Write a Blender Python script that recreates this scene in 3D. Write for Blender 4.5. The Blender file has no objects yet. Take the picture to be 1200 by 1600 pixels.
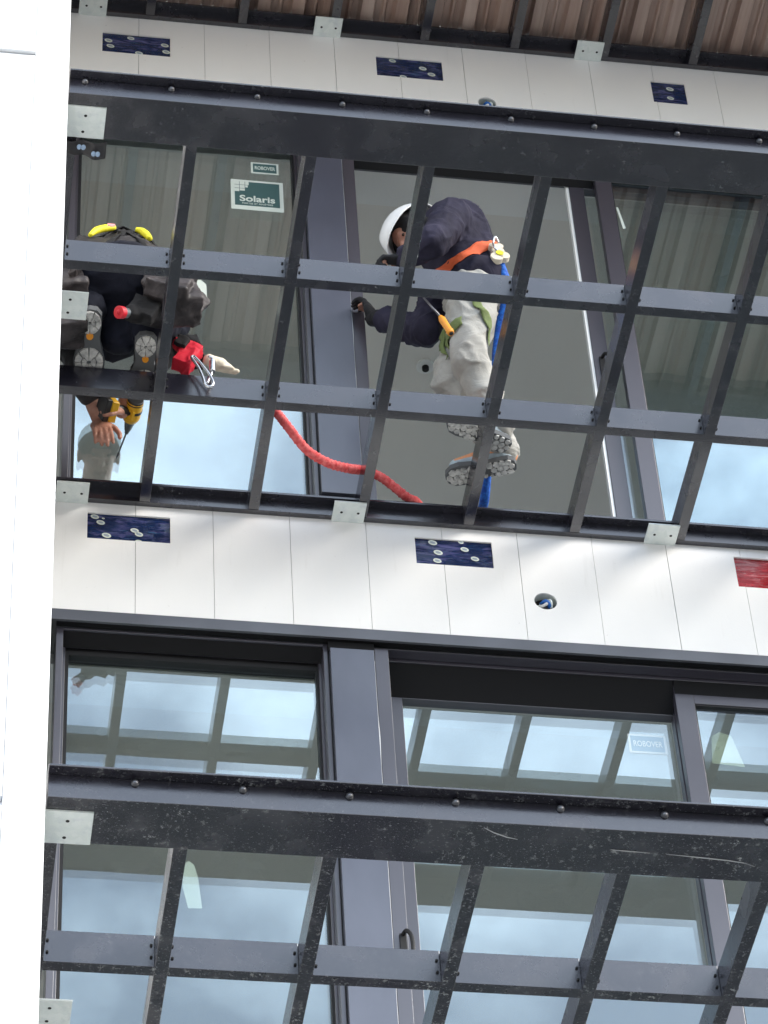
import bpy, bmesh, math, random
from mathutils import Vector, Matrix, noise
random.seed(7)
R = math.radians
sc = bpy.context.scene
COL = sc.collection

# ---------------------------------------------------------------- camera
cam_d = bpy.data.cameras.new('camera'); cam = bpy.data.objects.new('camera', cam_d); COL.objects.link(cam)
sc.camera = cam
_p, _y, _r = R(46.322), R(11.291), R(-4.118)
_f = Vector((math.sin(_y)*math.cos(_p), math.cos(_y)*math.cos(_p), math.sin(_p)))
_rt = Vector((math.cos(_y), -math.sin(_y), 0)); _up = _rt.cross(_f)
_r2 = math.cos(_r)*_rt + math.sin(_r)*_up; _u2 = -math.sin(_r)*_rt + math.cos(_r)*_up
M = Matrix.Identity(4)
for i in range(3):
    M[i][0] = _r2[i]; M[i][1] = _u2[i]; M[i][2] = -_f[i]
M.translation = (-.5027, -8.4598, -8.9698)
cam.matrix_world = M
cam_d.sensor_fit = 'VERTICAL'; cam_d.sensor_height = 24.0
cam_d.lens = 24.0*5186.1/1600.0
cam_d.clip_end = 2000
GROUND = -10.6

# ---------------------------------------------------------------- sky, sun, exposure
sc.view_settings.view_transform = 'Standard'; sc.view_settings.look = 'None'
sc.view_settings.gamma = 1.0; sc.view_settings.exposure = 0.84
SUN_EL, SUN_AZ = R(30), R(122)          # azimuth clockwise from +Y
w = bpy.data.worlds.new('World'); sc.world = w; w.use_nodes = True
nt = w.node_tree; N = nt.nodes; N.clear(); L = nt.links
out = N.new('ShaderNodeOutputWorld'); bg = N.new('ShaderNodeBackground'); bg.inputs['Strength'].default_value = .14
sky = N.new('ShaderNodeTexSky'); sky.sky_type = 'NISHITA'; sky.sun_disc = False
sky.sun_elevation = SUN_EL; sky.sun_rotation = SUN_AZ; sky.air_density = 1.0; sky.dust_density = 1.5
tc = N.new('ShaderNodeTexCoord'); mp = N.new('ShaderNodeMapping'); mp.inputs['Scale'].default_value = (1, 1, 1.6)
nz = N.new('ShaderNodeTexNoise'); nz.inputs['Scale'].default_value = 7.5; nz.inputs['Detail'].default_value = 7; nz.inputs['Roughness'].default_value = .55
rp = N.new('ShaderNodeValToRGB'); rp.color_ramp.elements[0].position = .44; rp.color_ramp.elements[1].position = .70
rp.color_ramp.elements[0].color = (.10, .10, .10, 1); rp.color_ramp.elements[1].color = (.90, .90, .90, 1)
mx = N.new('ShaderNodeMix'); mx.data_type = 'RGBA'; mx.inputs[7].default_value = (12.6, 14.4, 16.4, 1)
L.new(tc.outputs['Generated'], mp.inputs[0]); L.new(mp.outputs[0], nz.inputs['Vector']); L.new(nz.outputs['Fac'], rp.inputs[0])
L.new(rp.outputs[0], mx.inputs[0]); L.new(sky.outputs[0], mx.inputs[6]); L.new(mx.outputs[2], bg.inputs[0]); L.new(bg.outputs[0], out.inputs[0])
sd = bpy.data.lights.new('sun', 'SUN'); sd.energy = 2.2; sd.angle = R(28); sd.color = (1, .96, .9)
so = bpy.data.objects.new('sun', sd); COL.objects.link(so)
sdir = Vector((math.sin(SUN_AZ)*math.cos(SUN_EL), math.cos(SUN_AZ)*math.cos(SUN_EL), math.sin(SUN_EL)))
so.rotation_euler = sdir.to_track_quat('Z', 'Y').to_euler(); so.location = (0, -20, 20)
sc.cycles.use_denoising = True
sc.cycles.max_bounces = 10; sc.cycles.transparent_max_bounces = 16

# ---------------------------------------------------------------- materials
def mat(name, base=(.5, .5, .5), rough=.5, metal=0, spec=None, ior=None, coat=0):
    m = bpy.data.materials.new(name); m.use_nodes = True
    b = m.node_tree.nodes['Principled BSDF']
    b.inputs['Base Color'].default_value = (*base, 1); b.inputs['Roughness'].default_value = rough; b.inputs['Metallic'].default_value = metal
    if spec is not None: b.inputs['Specular IOR Level'].default_value = spec
    if ior: b.inputs['IOR'].default_value = ior
    b.inputs['Coat Weight'].default_value = coat
    return m
def nd(m, t): return m.node_tree.nodes.new(t)
def lk(m, a, b): m.node_tree.links.new(a, b)
def P(m): return m.node_tree.nodes['Principled BSDF']
def coords(m, scale=(1, 1, 1), kind='Object'):
    t = nd(m, 'ShaderNodeTexCoord'); p = nd(m, 'ShaderNodeMapping'); p.inputs['Scale'].default_value = scale
    lk(m, t.outputs[kind], p.inputs[0]); return p.outputs[0]
def noisef(m, vec, scale, detail=5, rough=.6, lo=.4, hi=.6, dist=0):
    n = nd(m, 'ShaderNodeTexNoise'); n.inputs['Scale'].default_value = scale; n.inputs['Detail'].default_value = detail
    n.inputs['Roughness'].default_value = rough; n.inputs['Distortion'].default_value = dist; lk(m, vec, n.inputs['Vector'])
    r = nd(m, 'ShaderNodeMapRange'); r.inputs['From Min'].default_value = lo; r.inputs['From Max'].default_value = hi
    lk(m, n.outputs['Fac'], r.inputs[0]); return r.outputs[0]
def mixc(m, fac, a, b):
    x = nd(m, 'ShaderNodeMix'); x.data_type = 'RGBA'
    for s, v in ((0, fac), (6, a), (7, b)):
        if hasattr(v, 'links') or hasattr(v, 'is_linked'): lk(m, v, x.inputs[s])
        else: x.inputs[s].default_value = v if s == 0 else (*v, 1)
    return x.outputs[2]
def bump(m, h, strength=.3, dist=.01):
    b = nd(m, 'ShaderNodeBump'); b.inputs['Strength'].default_value = strength; b.inputs['Distance'].default_value = dist
    lk(m, h, b.inputs['Height']); lk(m, b.outputs[0], P(m).inputs['Normal'])
def mulf(m, a, b):
    x = nd(m, 'ShaderNodeMath'); x.operation = 'MULTIPLY'
    for i, v in enumerate((a, b)):
        if isinstance(v, (int, float)): x.inputs[i].default_value = v
        else: lk(m, v, x.inputs[i])
    return x.outputs[0]

def steel(name, dirt, base=(.010, .009, .016), rough=.26, ior=2.0):
    m = mat(name, base, rough, ior=ior)
    v = coords(m)
    # scuffed paint: pale chips and dusty smears where slings and forks touched the underside
    g = nd(m, 'ShaderNodeNewGeometry'); sp = nd(m, 'ShaderNodeSeparateXYZ'); lk(m, g.outputs['True Normal'], sp.inputs[0])
    dn = nd(m, 'ShaderNodeMapRange'); dn.inputs['From Min'].default_value = -.3; dn.inputs['From Max'].default_value = -.9; dn.inputs['To Min'].default_value = .10; dn.inputs['To Max'].default_value = 1; lk(m, sp.outputs['Z'], dn.inputs[0])
    blot = noisef(m, v, 7, 4, .5, .45, .75)
    area = noisef(m, v, 5.5, 4, .6, .50 - dirt*.10, .66 - .02*dirt)
    speck = noisef(m, v, 46, 8, .78, .590 - .02*dirt, .62 - .02*dirt)
    fine = noisef(m, coords(m, (1, 1.6, 1)), 120, 3, .6, .68 - .045*dirt, .72 - .045*dirt)
    smear = noisef(m, coords(m, (5, 26, 26)), 2.2, 7, .75, .57, .72, .4)
    f1 = mulf(m, mulf(m, mulf(m, speck, area), .30 + .45*dirt), dn.outputs[0]); f2 = mulf(m, mulf(m, mulf(m, smear, area), .10 + .45*dirt), dn.outputs[0]); f3 = mulf(m, mulf(m, fine, .25 + .45*dirt), dn.outputs[0])
    c = mixc(m, mulf(m, blot, .5), base, tuple(x*1.7 + .004 for x in base))
    c = mixc(m, f2, c, (.17, .17, .17)); c = mixc(m, f1, c, (.40, .41, .40)); c = mixc(m, f3, c, (.36, .37, .36))
    lk(m, c, P(m).inputs['Base Color'])
    rr = nd(m, 'ShaderNodeMapRange'); rr.inputs['To Min'].default_value = rough - .05; rr.inputs['To Max'].default_value = rough + .12
    lk(m, blot, rr.inputs[0]); lk(m, rr.outputs[0], P(m).inputs['Roughness'])
    bump(m, noisef(m, v, 160, 2, .5, .3, .7), .05, .002)
    return m
M_STEEL = steel('painted_steel', .25)
M_STEEL_OLD = steel('scuffed_painted_steel', 1.0)
M_FRAME = mat('window_aluminium', (.040, .036, .050), .34, ior=2.0)
v = coords(M_FRAME); bump(M_FRAME, noisef(M_FRAME, v, 220, 2, .5, .3, .7), .06, .001)
M_TRIM = mat('flashing_aluminium', (.055, .056, .070), .33, ior=2.0)
v = coords(M_TRIM); lk(M_TRIM, mixc(M_TRIM, noisef(M_TRIM, v, 5, 4, .5, .35, .7), (.045, .046, .055), (.068, .07, .085)), P(M_TRIM).inputs['Base Color'])
M_COVER = mat('cover_panel_film', (.060, .066, .090), .30, ior=1.95)
v = coords(M_COVER, (1, 1, .4)); lk(M_COVER, mixc(M_COVER, noisef(M_COVER, v, 6, 5, .55, .35, .7), (.052, .058, .085), (.075, .082, .115)), P(M_COVER).inputs['Base Color'])
M_GASKET = mat('black_gasket', (.008, .008, .009), .6)
M_BACK = mat('grey_backing', (.22, .22, .22), .9)
M_HEADSHADE = mat('head_shade_black', (.008, .008, .009), .7, spec=.15)  # near-black colour standing in for shade under the opening heads
def cladding():
    m = mat('white_fibre_panel', (.78, .77, .74), .55)
    v = coords(m, (1, 1, .25)); a = noisef(m, v, 3, 5, .55, .3, .75)
    v2 = coords(m, (9, 9, .8)); st = noisef(m, v2, 3, 5, .6, .62, .8)
    c = mixc(m, a, (.90, .89, .865), (.86, .855, .84)); c = mixc(m, mulf(m, st, .22), c, (.50, .48, .44))
    v3 = coords(m); c = mixc(m, mulf(m, noisef(m, v3, 60, 2, .5, .72, .78), .35), c, (.4, .38, .35))
    lk(m, c, P(m).inputs['Base Color']); bump(m, noisef(m, v3, 120, 3, .5, .3, .7), .06, .002)
    return m
M_CLAD = cladding()
M_WALL = mat('white_metal_panel', (.93, .93, .93), .5)
v = coords(M_WALL); lk(M_WALL, mixc(M_WALL, noisef(M_WALL, v, 1.2, 4, .5, .3, .7), (.95, .95, .95), (.90, .905, .91)), P(M_WALL).inputs['Base Color'])
def galv():
    m = mat('galvanised_steel', (.52, .55, .53), .42, .25)
    v = coords(m); vo = nd(m, 'ShaderNodeTexVoronoi'); vo.inputs['Scale'].default_value = 60; lk(m, v, vo.inputs['Vector'])
    c = mixc(m, mulf(m, vo.outputs['Color'], .5), (.70, .76, .73), (.88, .91, .89))
    c = mixc(m, mulf(m, noisef(m, v, 22, 5, .6, .52, .7), .35), c, (.45, .50, .56))
    lk(m, c, P(m).inputs['Base Color']); return m
M_GALV = galv()
M_BOLT = mat('bolt_steel', (.16, .16, .17), .3, .7)
M_HOLE = mat('hole_black', (.01, .01, .01), .8)
def deckmat():
    m = mat('brown_corrugated_steel', (.25, .15, .10), .45, ior=1.55)
    v = coords(m, (1, .12, 1)); a = noisef(m, v, 9, 5, .6, .35, .7); v2 = coords(m, (14, .5, 3)); b = noisef(m, v2, 3, 4, .6, .4, .65)
    c = mixc(m, a, (.42, .285, .225), (.56, .44, .375)); c = mixc(m, mulf(m, b, .5), c, (.30, .19, .16))
    lk(m, c, P(m).inputs['Base Color']); return m
M_DECK = deckmat()
def glassmat():
    m = bpy.data.materials.new('coated_glass'); m.use_nodes = True; t = m.node_tree; t.nodes.clear()
    o = t.nodes.new('ShaderNodeOutputMaterial'); x = t.nodes.new('ShaderNodeMixShader')
    tr = t.nodes.new('ShaderNodeBsdfTransparent'); tr.inputs[0].default_value = (.93, .955, .935, 1)
    gl = t.nodes.new('ShaderNodeBsdfGlossy'); gl.inputs['Roughness'].default_value = .0; gl.inputs[0].default_value = (.80, .93, 1, 1)
    lw = t.nodes.new('ShaderNodeLayerWeight'); lw.inputs['Blend'].default_value = .5
    mr = t.nodes.new('ShaderNodeMapRange'); mr.inputs['To Min'].default_value = .075; mr.inputs['To Max'].default_value = .50
    t.links.new(lw.outputs['Facing'], mr.inputs[0]); t.links.new(mr.outputs[0], x.inputs[0])
    # very slight waviness of toughened glass
    tcn = t.nodes.new('ShaderNodeTexCoord'); n = t.nodes.new('ShaderNodeTexNoise'); n.inputs['Scale'].default_value = 2.2; n.inputs['Detail'].default_value = 1
    bp = t.nodes.new('ShaderNodeBump'); bp.inputs['Strength'].default_value = .012; bp.inputs['Distance'].default_value = .02
    t.links.new(tcn.outputs['Object'], n.inputs['Vector']); t.links.new(n.outputs['Fac'], bp.inputs['Height']); t.links.new(bp.outputs[0], gl.inputs['Normal'])
    t.links.new(tr.outputs[0], x.inputs[1]); t.links.new(gl.outputs[0], x.inputs[2]); t.links.new(x.outputs[0], o.inputs[0])
    return m
M_GLASS = glassmat()
def plaster(n, c1, c2):
    m = mat(n, c1, .9); v = coords(m, (1, .25, 1)); lk(m, mixc(m, noisef(m, v, 2.5, 5, .6, .3, .7), c1, c2), P(m).inputs['Base Color'])
    bump(m, noisef(m, coords(m), 90, 2, .5, .3, .7), .1, .002); return m
M_CEIL = plaster('ceiling_plaster', (.80, .77, .715), (.75, .72, .665))
M_CEILG = plaster('drywall', (.86, .86, .83), (.80, .80, .77))
M_FLOOR = plaster('concrete_floor', (.36, .35, .335), (.28, .275, .265))
M_GROUND = mat('pale_concrete_ground', (.5, .5, .48), .85)
v = coords(M_GROUND); lk(M_GROUND, mixc(M_GROUND, noisef(M_GROUND, v, .35, 8, .65, .3, .7), (.15, .15, .147), (.20, .197, .19)), P(M_GROUND).inputs['Base Color'])
M_ROAD = mat('asphalt', (.05, .05, .052), .9)
M_PAVE = mat('pavement_concrete', (.3, .3, .29), .85)
M_WHITE = mat('white_plastic', (.85, .86, .85), .35)
M_STICK = mat('sticker_paper', (.66, .72, .66), .6)
M_STICKG = mat('sticker_green', (.05, .115, .115), .5)
M_PAPER = mat('pale_label_paper', (.58, .62, .50), .7)

def film(name, c, c2, c3):
    m = mat(name, c, .16, ior=1.5, coat=.5); P(m).inputs['Coat Roughness'].default_value = .08
    z = noisef(m, coords(m, (2.2, 1, 3)), 4, 2, .5, .42, .52); a = noisef(m, coords(m, (5, 1, 26)), 1.9, 4, .65, .46, .60, 1.2)
    col = mixc(m, mulf(m, a, z), c, c2); col = mixc(m, mulf(m, noisef(m, coords(m, (5, 1, 50)), 2.1, 4, .65, .60, .70, .5), .8), col, c3)  # highlights of the crinkled film painted in as colour streaks
    lk(m, col, P(m).inputs['Base Color'])
    bump(m, noisef(m, coords(m, (3, 1, 16)), 4, 5, .65, .3, .7, 1.4), 1.0, .03)
    return m
M_BLUE = film('navy_membrane', (.006, .035, .17), (.16, .17, .46), (.10, .30, .55))
M_RED = film('red_membrane', (.70, .016, .03), (.90, .28, .30), (.22, .006, .012))

# ---------------------------------------------------------------- helpers
def finish(name, bm, m, parent=None, smooth=False, bevel=0):
    me = bpy.data.meshes.new(name); bmesh.ops.recalc_face_normals(bm, faces=bm.faces); bm.to_mesh(me); bm.free()
    o = bpy.data.objects.new(name, me); COL.objects.link(o)
    for k in (m if isinstance(m, (list, tuple)) else [m]): me.materials.append(k)
    if smooth:
        for f in me.polygons: f.use_smooth = True
    if parent: o.parent = parent
    if bevel:
        b = o.modifiers.new('bevel', 'BEVEL'); b.width = bevel; b.segments = 2; b.limit_method = 'ANGLE'
    return o
def root(name, label, cat, loc=(0, 0, 0), group=None):
    o = bpy.data.objects.new(name, None); COL.objects.link(o); o.location = loc; o.empty_display_size = .1
    o['label'] = label; o['category'] = cat
    if group: o['group'] = group
    return o
def tag(o, label, cat, group=None):
    o['label'] = label; o['category'] = cat
    if group: o['group'] = group
    return o
def box(bm, x0, x1, y0, y1, z0, z1, mi=0):
    vs = [bm.verts.new(c) for c in ((x0, y0, z0), (x1, y0, z0), (x1, y1, z0), (x0, y1, z0), (x0, y0, z1), (x1, y0, z1), (x1, y1, z1), (x0, y1, z1))]
    for f in ((0, 3, 2, 1), (4, 5, 6, 7), (0, 1, 5, 4), (1, 2, 6, 5), (2, 3, 7, 6), (3, 0, 4, 7)):
        bm.faces.new([vs[i] for i in f]).material_index = mi
def cyl(bm, p0, p1, r0, r1=None, seg=16, mi=0, caps=True):
    p0, p1 = Vector(p0), Vector(p1); r1 = r0 if r1 is None else r1; d = p1 - p0
    q = d.to_track_quat('Z', 'Y').to_matrix().to_4x4(); q.translation = (p0 + p1)/2
    g = bmesh.ops.create_cone(bm, cap_ends=caps, segments=seg, radius1=r0, radius2=r1, depth=d.length, matrix=q)
    for v_ in g['verts']:
        for f in v_.link_faces: f.material_index = mi
def ball(bm, c, r, s=(1, 1, 1), rot=None, sub=3, mi=0):
    m = Matrix.Translation(Vector(c)) @ (rot.to_4x4() if rot else Matrix.Identity(4)) @ Matrix.Diagonal((r*s[0], r*s[1], r*s[2], 1))
    g = bmesh.ops.create_icosphere(bm, subdivisions=sub, radius=1, matrix=m)
    for v_ in g['verts']:
        for f in v_.link_faces: f.material_index = mi
def onebox(name, m, parent, *a, bevel=0):
    bm = bmesh.new(); box(bm, *a); return finish(name, bm, m, parent, bevel=bevel)
def tube(name, pts, r, m, parent=None, seg=10, res=8, radii=None):
    """smooth round tube through the points (Catmull-Rom)"""
    P_ = [Vector(p) for p in pts]; C = [P_[0]*2 - P_[1]] + P_ + [P_[-1]*2 - P_[-2]]; path = []; rad = []
    rs = radii or [r]*len(P_)
    for i in range(1, len(C) - 2):
        for k in range(res):
            t = k/res; a, b, c, d = C[i-1], C[i], C[i+1], C[i+2]
            path.append(.5*((2*b) + (-a + c)*t + (2*a - 5*b + 4*c - d)*t*t + (-a + 3*b - 3*c + d)*t**3)); rad.append(rs[i-1]*(1-t) + rs[i]*t)
    path.append(P_[-1]); rad.append(rs[-1])
    bm = bmesh.new(); rings = []; up = Vector((.3, .2, .9)).normalized()
    for i, p in enumerate(path):
        d = (path[min(i+1, len(path)-1)] - path[max(i-1, 0)]).normalized(); n = up.cross(d).normalized(); b = d.cross(n); up = b if b.length > 0 else up
        up = b
        n2 = n
        rings.append([bm.verts.new(p + rad[i]*(math.cos(2*math.pi*k/seg)*n2 + math.sin(2*math.pi*k/seg)*b)) for k in range(seg)])
    for i in range(len(rings)-1):
        for k in range(seg): bm.faces.new((rings[i][k], rings[i][(k+1) % seg], rings[i+1][(k+1) % seg], rings[i+1][k]))
    bm.faces.new(rings[0]); bm.faces.new(rings[-1][::-1])
    return finish(name, bm, m, parent, smooth=True)
def strap(name, pts, nrm, width, thick, m, parent=None):
    """flat webbing band through the points, nrm = outward normals"""
    bm = bmesh.new(); rows = []
    for i, p in enumerate(pts):
        p = Vector(p); d = (Vector(pts[min(i+1, len(pts)-1)]) - Vector(pts[max(i-1, 0)])).normalized(); n = Vector(nrm[i]).normalized(); s = d.cross(n).normalized()*width/2
        n = s.cross(d).normalized()*(-thick/2)
        rows.append([bm.verts.new(p+s+n), bm.verts.new(p-s+n), bm.verts.new(p-s-n), bm.verts.new(p+s-n)])
    for a, b in zip(rows, rows[1:]):
        for k in range(4): bm.faces.new((a[k], a[(k+1) % 4], b[(k+1) % 4], b[k]))
    bm.faces.new(rows[0]); bm.faces.new(rows[-1][::-1])
    o = finish(name, bm, m, parent); s = o.modifiers.new('sub', 'SUBSURF'); s.levels = s.render_levels = 2; return o
def text_mesh(name, s, size, m, parent, loc, extr=.0004, sx=1, align='LEFT', bold=0):
    c = bpy.data.curves.new(name, 'FONT'); c.body = s; c.size = size; c.extrude = extr; c.align_x = align; c.offset = bold
    t = bpy.data.objects.new(name + '_tmp', c); COL.objects.link(t); dg = bpy.context.evaluated_depsgraph_get()
    me = bpy.data.meshes.new_from_object(t.evaluated_get(dg)); bpy.data.objects.remove(t)
    o = bpy.data.objects.new(name, me); COL.objects.link(o); me.materials.clear(); me.materials.append(m); o.parent = parent
    me.transform(Matrix.Translation(loc) @ Matrix.Rotation(R(90), 4, 'X') @ Matrix.Diagonal((sx, 1, 1, 1)))
    return o
def set_kind(o): o['kind'] = 'structure'; return o

# ---------------------------------------------------------------- ground
bm = bmesh.new(); box(bm, -400, 400, -400, 400, GROUND - .5, GROUND); set_kind(finish('ground', bm, M_GROUND))
bm = bmesh.new(); box(bm, -400, 400, -20, -12.4, GROUND + .001, GROUND + .006); set_kind(finish('road', bm, M_ROAD))
bm = bmesh.new(); box(bm, -400, 400, -12.4, -9.6, GROUND + .001, GROUND + .13); set_kind(finish('pavement', bm, M_PAVE))

# ---------------------------------------------------------------- white party wall
fin = root('white_wall', 'blown-out white panelled end wall projecting at the left of the balconies', 'wall', (-3, -1, GROUND))
fin.location = (0, 0, 0)
bm = bmesh.new()
EDGE = -.153
box(bm, -6, EDGE, -1.93, .6, GROUND, 9)
finish('wall_core', bm, M_WALL, fin)
bm = bmesh.new()                                                   # facing panels with open joints
def facing(x0, x1, z0, z1): box(bm, x0, x1, -1.953, -1.931, z0, z1)
facing(-6, -.266, .092, 9); facing(-6, -.266, -3.2, .062); facing(-6, -.266, GROUND, -3.23)
facing(-.2645, EDGE, GROUND, 9)
box(bm, -6, -.266, -1.966, -1.9535, .066, .088)
finish('facing_panel', bm, M_WALL, fin, bevel=.002)

# ---------------------------------------------------------------- the building
FLOOR_H = 3.11
XR = 6.0
bld = root('apartment_building', 'apartment facade of white vertical panels with dark framed windows and doors', 'building', (0, 0, 0))
SEAM0, SEAM = .251, .2873
def oval(bm, cx, cz, rx, rz, y, ang, mi, n=20, hole=0):
    vs = []
    for k in range(n):
        a = 2*math.pi*k/n; x, z = rx*math.cos(a), rz*math.sin(a)
        vs.append(bm.verts.new((cx + x*math.cos(ang) - z*math.sin(ang), y, cz + x*math.sin(ang) + z*math.cos(ang))))
    bm.faces.new(vs).material_index = mi
def band(zf, holes=(), pots=()):
    """white plank band between the window heads below and the balcony above; holes=(x0,x1,z0,z1) cut-outs, pots=(x,z,r) round light openings"""
    z0, z1 = zf - .572, zf + .07
    bm = bmesh.new(); k = -2
    xs = [-.30, -.052] + [SEAM0 + SEAM*j for j in range(0, 20)]
    for a, b in zip(xs, xs[1:]):
        a += .0009; b -= .0009; cuts = [h for h in holes if h[0] < b and h[1] > a]; rp_ = [q for q in pots if a < q[0] < b]
        y0 = random.uniform(-.0008, .0008)
        def pan(x0, x1, za, zb):
            if x1 - x0 > .002 and zb - za > .002: box(bm, x0, x1, y0, .007, za, zb)
        if cuts:
            h = cuts[0]; pan(a, b, z0, h[2]); pan(a, b, h[3], z1); pan(a, max(a, h[0]), h[2], h[3]); pan(min(b, h[1]), b, h[2], h[3])
        elif rp_:
            cx, cz, r = rp_[0]; s = r + .012; pan(a, b, z0, cz - s); pan(a, b, cz + s, z1); pan(a, cx - s, cz - s, cz + s); pan(cx + s, b, cz - s, cz + s)
            n = 32; ring = []; sq = []
            for i in range(n):
                t = 2*math.pi*i/n; c_, s_ = math.cos(t), math.sin(t); q = s/max(abs(c_), abs(s_))
                ring.append([bm.verts.new((cx + r*c_, y, cz + r*s_)) for y in (y0, .007)]); sq.append(bm.verts.new((cx + q*c_, y0, cz + q*s_)))
            for i in range(n):
                j = (i+1) % n; bm.faces.new((ring[i][0], ring[j][0], sq[j], sq[i])); bm.faces.new((ring[i][0], ring[i][1], ring[j][1], ring[j][0]))
        else: pan(a, b, z0, z1)
    o = finish('cladding', bm, M_CLAD, bld)
    # structure behind
    bm = bmesh.new(); box(bm, -.30, XR, .042, .30, z0 + .02, z1 + .06); finish('backing_wall', bm, M_BACK, bld)
    bm = bmesh.new(); box(bm, -.30, XR, .30, 4.6, zf - .45, zf + .08); finish('floor_slab', bm, M_FLOOR, bld)
def patch(zf, h, m, marks, label):
    bm = bmesh.new(); nx, nz_ = 24, 10; V = {}
    x0, x1, z0, z1 = h[0] - .004, h[1] + .004, h[2] - .004, h[3] + .004
    for i in range(nx+1):
        for j in range(nz_+1):
            x = x0 + (x1-x0)*i/nx; z = z0 + (z1-z0)*j/nz_
            V[i, j] = bm.verts.new((x, .0095 + .0025*noise.noise(Vector((x*14, 3, z*30))), z))
    for i in range(nx):
        for j in range(nz_): bm.faces.new((V[i, j], V[i+1, j], V[i+1, j+1], V[i, j+1]))
    for (u, v_, s) in marks:
        oval(bm, x0 + (x1-x0)*u, z0 + (z1-z0)*v_, .016*s, .0115*s, .0055, -.3, 1)
        oval(bm, x0 + (x1-x0)*u, z0 + (z1-z0)*v_, .010*s, .0055*s, .0048, -.3, 2)
    o = finish('membrane_patch', bm, [m, M_STICK, M_LOGO], bld); o['label'] = label; return o
M_LOGO = mat('mark_grey', (.30, .36, .42), .5)
LIGHTS = {0: [(1.770, -.354, .043)], 1: [(1.775, -.392, .040)]}
PH = {0: [(.073, .379, -.186, -.050), (1.296, 1.588, -.198, -.060), (2.522, 2.80, -.205, -.045)],
      1: [(.093, .388, -.262, -.120), (1.296, 1.591, -.258, -.116), (2.534, 2.689, -.272, -.118)], -1: [], 2: [], -2: []}
MK = {0: [[(.10, .86, 1), (.17, .66, 1), (.24, .2, 1.1), (.57, .45, 1), (.62, .32, 1), (.2, .82, .35), (.62, .04, .9)],
          [(.24, .85, 1.1), (.30, .5, 1.1), (.28, .2, 1.0), (.64, .68, 1.0), (.76, .36, 1.0), (.60, .94, .7)], []],
      1: [[(.10, .62, 1.1), (.13, .36, 1.1), (.42, .82, 1.0), (.54, .12, 1.1), (.91, .62, 1.1), (.93, .30, 1.1)],
          [(.26, .85, 1.0), (.70, .60, 1.1), (.82, .34, 1.1), (.40, .1, 1.0)], [(.55, .72, 1.1), (.52, .30, 1.0)]]}
M_WIREB = mat('blue_wire', (.01, .12, .45), .4); M_WIREW = mat('white_wire', (.7, .7, .7), .4)
for lv in (-2, -1, 0, 1, 2):
    zf = FLOOR_H*lv
    hs = [(a, b, zf + c, zf + d) for a, b, c, d in PH[lv]]; pt = [(x, zf + z, r) for x, z, r in LIGHTS.get(lv, [])]
    band(zf, hs, pt)
    for i, h in enumerate(hs):
        red = (lv == 0 and i == 2)
        patch(zf, h, M_RED if red else M_BLUE, MK[lv][i], 'crinkled red membrane in the cut-out' if red else 'navy membrane with pale oval marks in the cut-out')
    for (x, z, r) in pt:
        bm = bmesh.new(); cyl(bm, (x, .041, z), (x, .0075, z), r*1.04, caps=False, seg=32)
        oval(bm, x, z, r*1.06, r*1.06, .0405, 0, 1); can = finish('light_opening', bm, [M_GALV, M_HOLE], bld)
        bm = bmesh.new(); cyl(bm, (x + .006, .040, z - .008), (x + .006, .020, z - .008), r*.55, seg=20); finish('lamp_socket', bm, M_BOLT, can, bevel=.002)
        tube('wire', [(x-.03, .035, z), (x-.010, .010, z-.016), (x+.006, .004, z-.006), (x+.002, .03, z+.014)], .006, M_WIREW, can)
        tube('wire', [(x+.020, .036, z-.012), (x+.014, .008, z-.008), (x, .002, z+.002), (x-.010, .03, z+.014)], .0075, M_WIREB, can)
        tube('wire', [(x-.014, .036, z+.014), (x+.018, .008, z+.012), (x+.024, .02, z-.016)], .006, M_GALV, can)

def head(zf):   # trims and head recess above the openings of the storey whose floor frame is at zf
    h = zf + FLOOR_H
    onebox('head_flashing', M_TRIM, bld, -.054, XR, -.010, .002, h - .622, h - .570, bevel=.0015)
    onebox('side_flashing', M_TRIM, bld, -.30, -.055, -.006, .05, zf + .0, h - .5725)
    bm = bmesh.new(); box(bm, -.028, XR, .003, .030, h - .619, h - .575); finish('head_recess', bm, M_HEADSHADE, bld)
GA, GB, GC = .115, .165, .106        # pane planes: left window, inner door leaf, outer door leaf
def pane(parent, x0, x1, z0, z1, y):
    bm = bmesh.new()
    for yy in (y, y + .024):
        f = bm.faces.new([bm.verts.new(c) for c in ((x0, yy, z0), (x1, yy, z0), (x1, yy, z1), (x0, yy, z1))])
    me_o = finish('pane', bm, M_GLASS, parent); return me_o
def frame_rect(bm, x0, x1, z0, z1, y0, y1, l, r, b, t):
    box(bm, x0, x0+l, y0, y1, z0, z1); box(bm, x1-r, x1, y0, y1, z0, z1)
    box(bm, x0+l, x1-r, y0, y1, z1-t, z1); box(bm, x0+l, x1-r, y0, y1, z0, z0+b)
def wedge(bm, x0, x1, ya, yb, zt, zb):
    a = [bm.verts.new(c) for c in ((x0, ya, zt), (x0, yb, zt), (x0, yb, zb))]; b = [bm.verts.new(c) for c in ((x1, ya, zt), (x1, yb, zt), (x1, yb, zb))]
    bm.faces.new(a); bm.faces.new(b[::-1])
    for i in range(3): bm.faces.new((a[i], b[i], b[(i+1) % 3], a[(i+1) % 3]))
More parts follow.
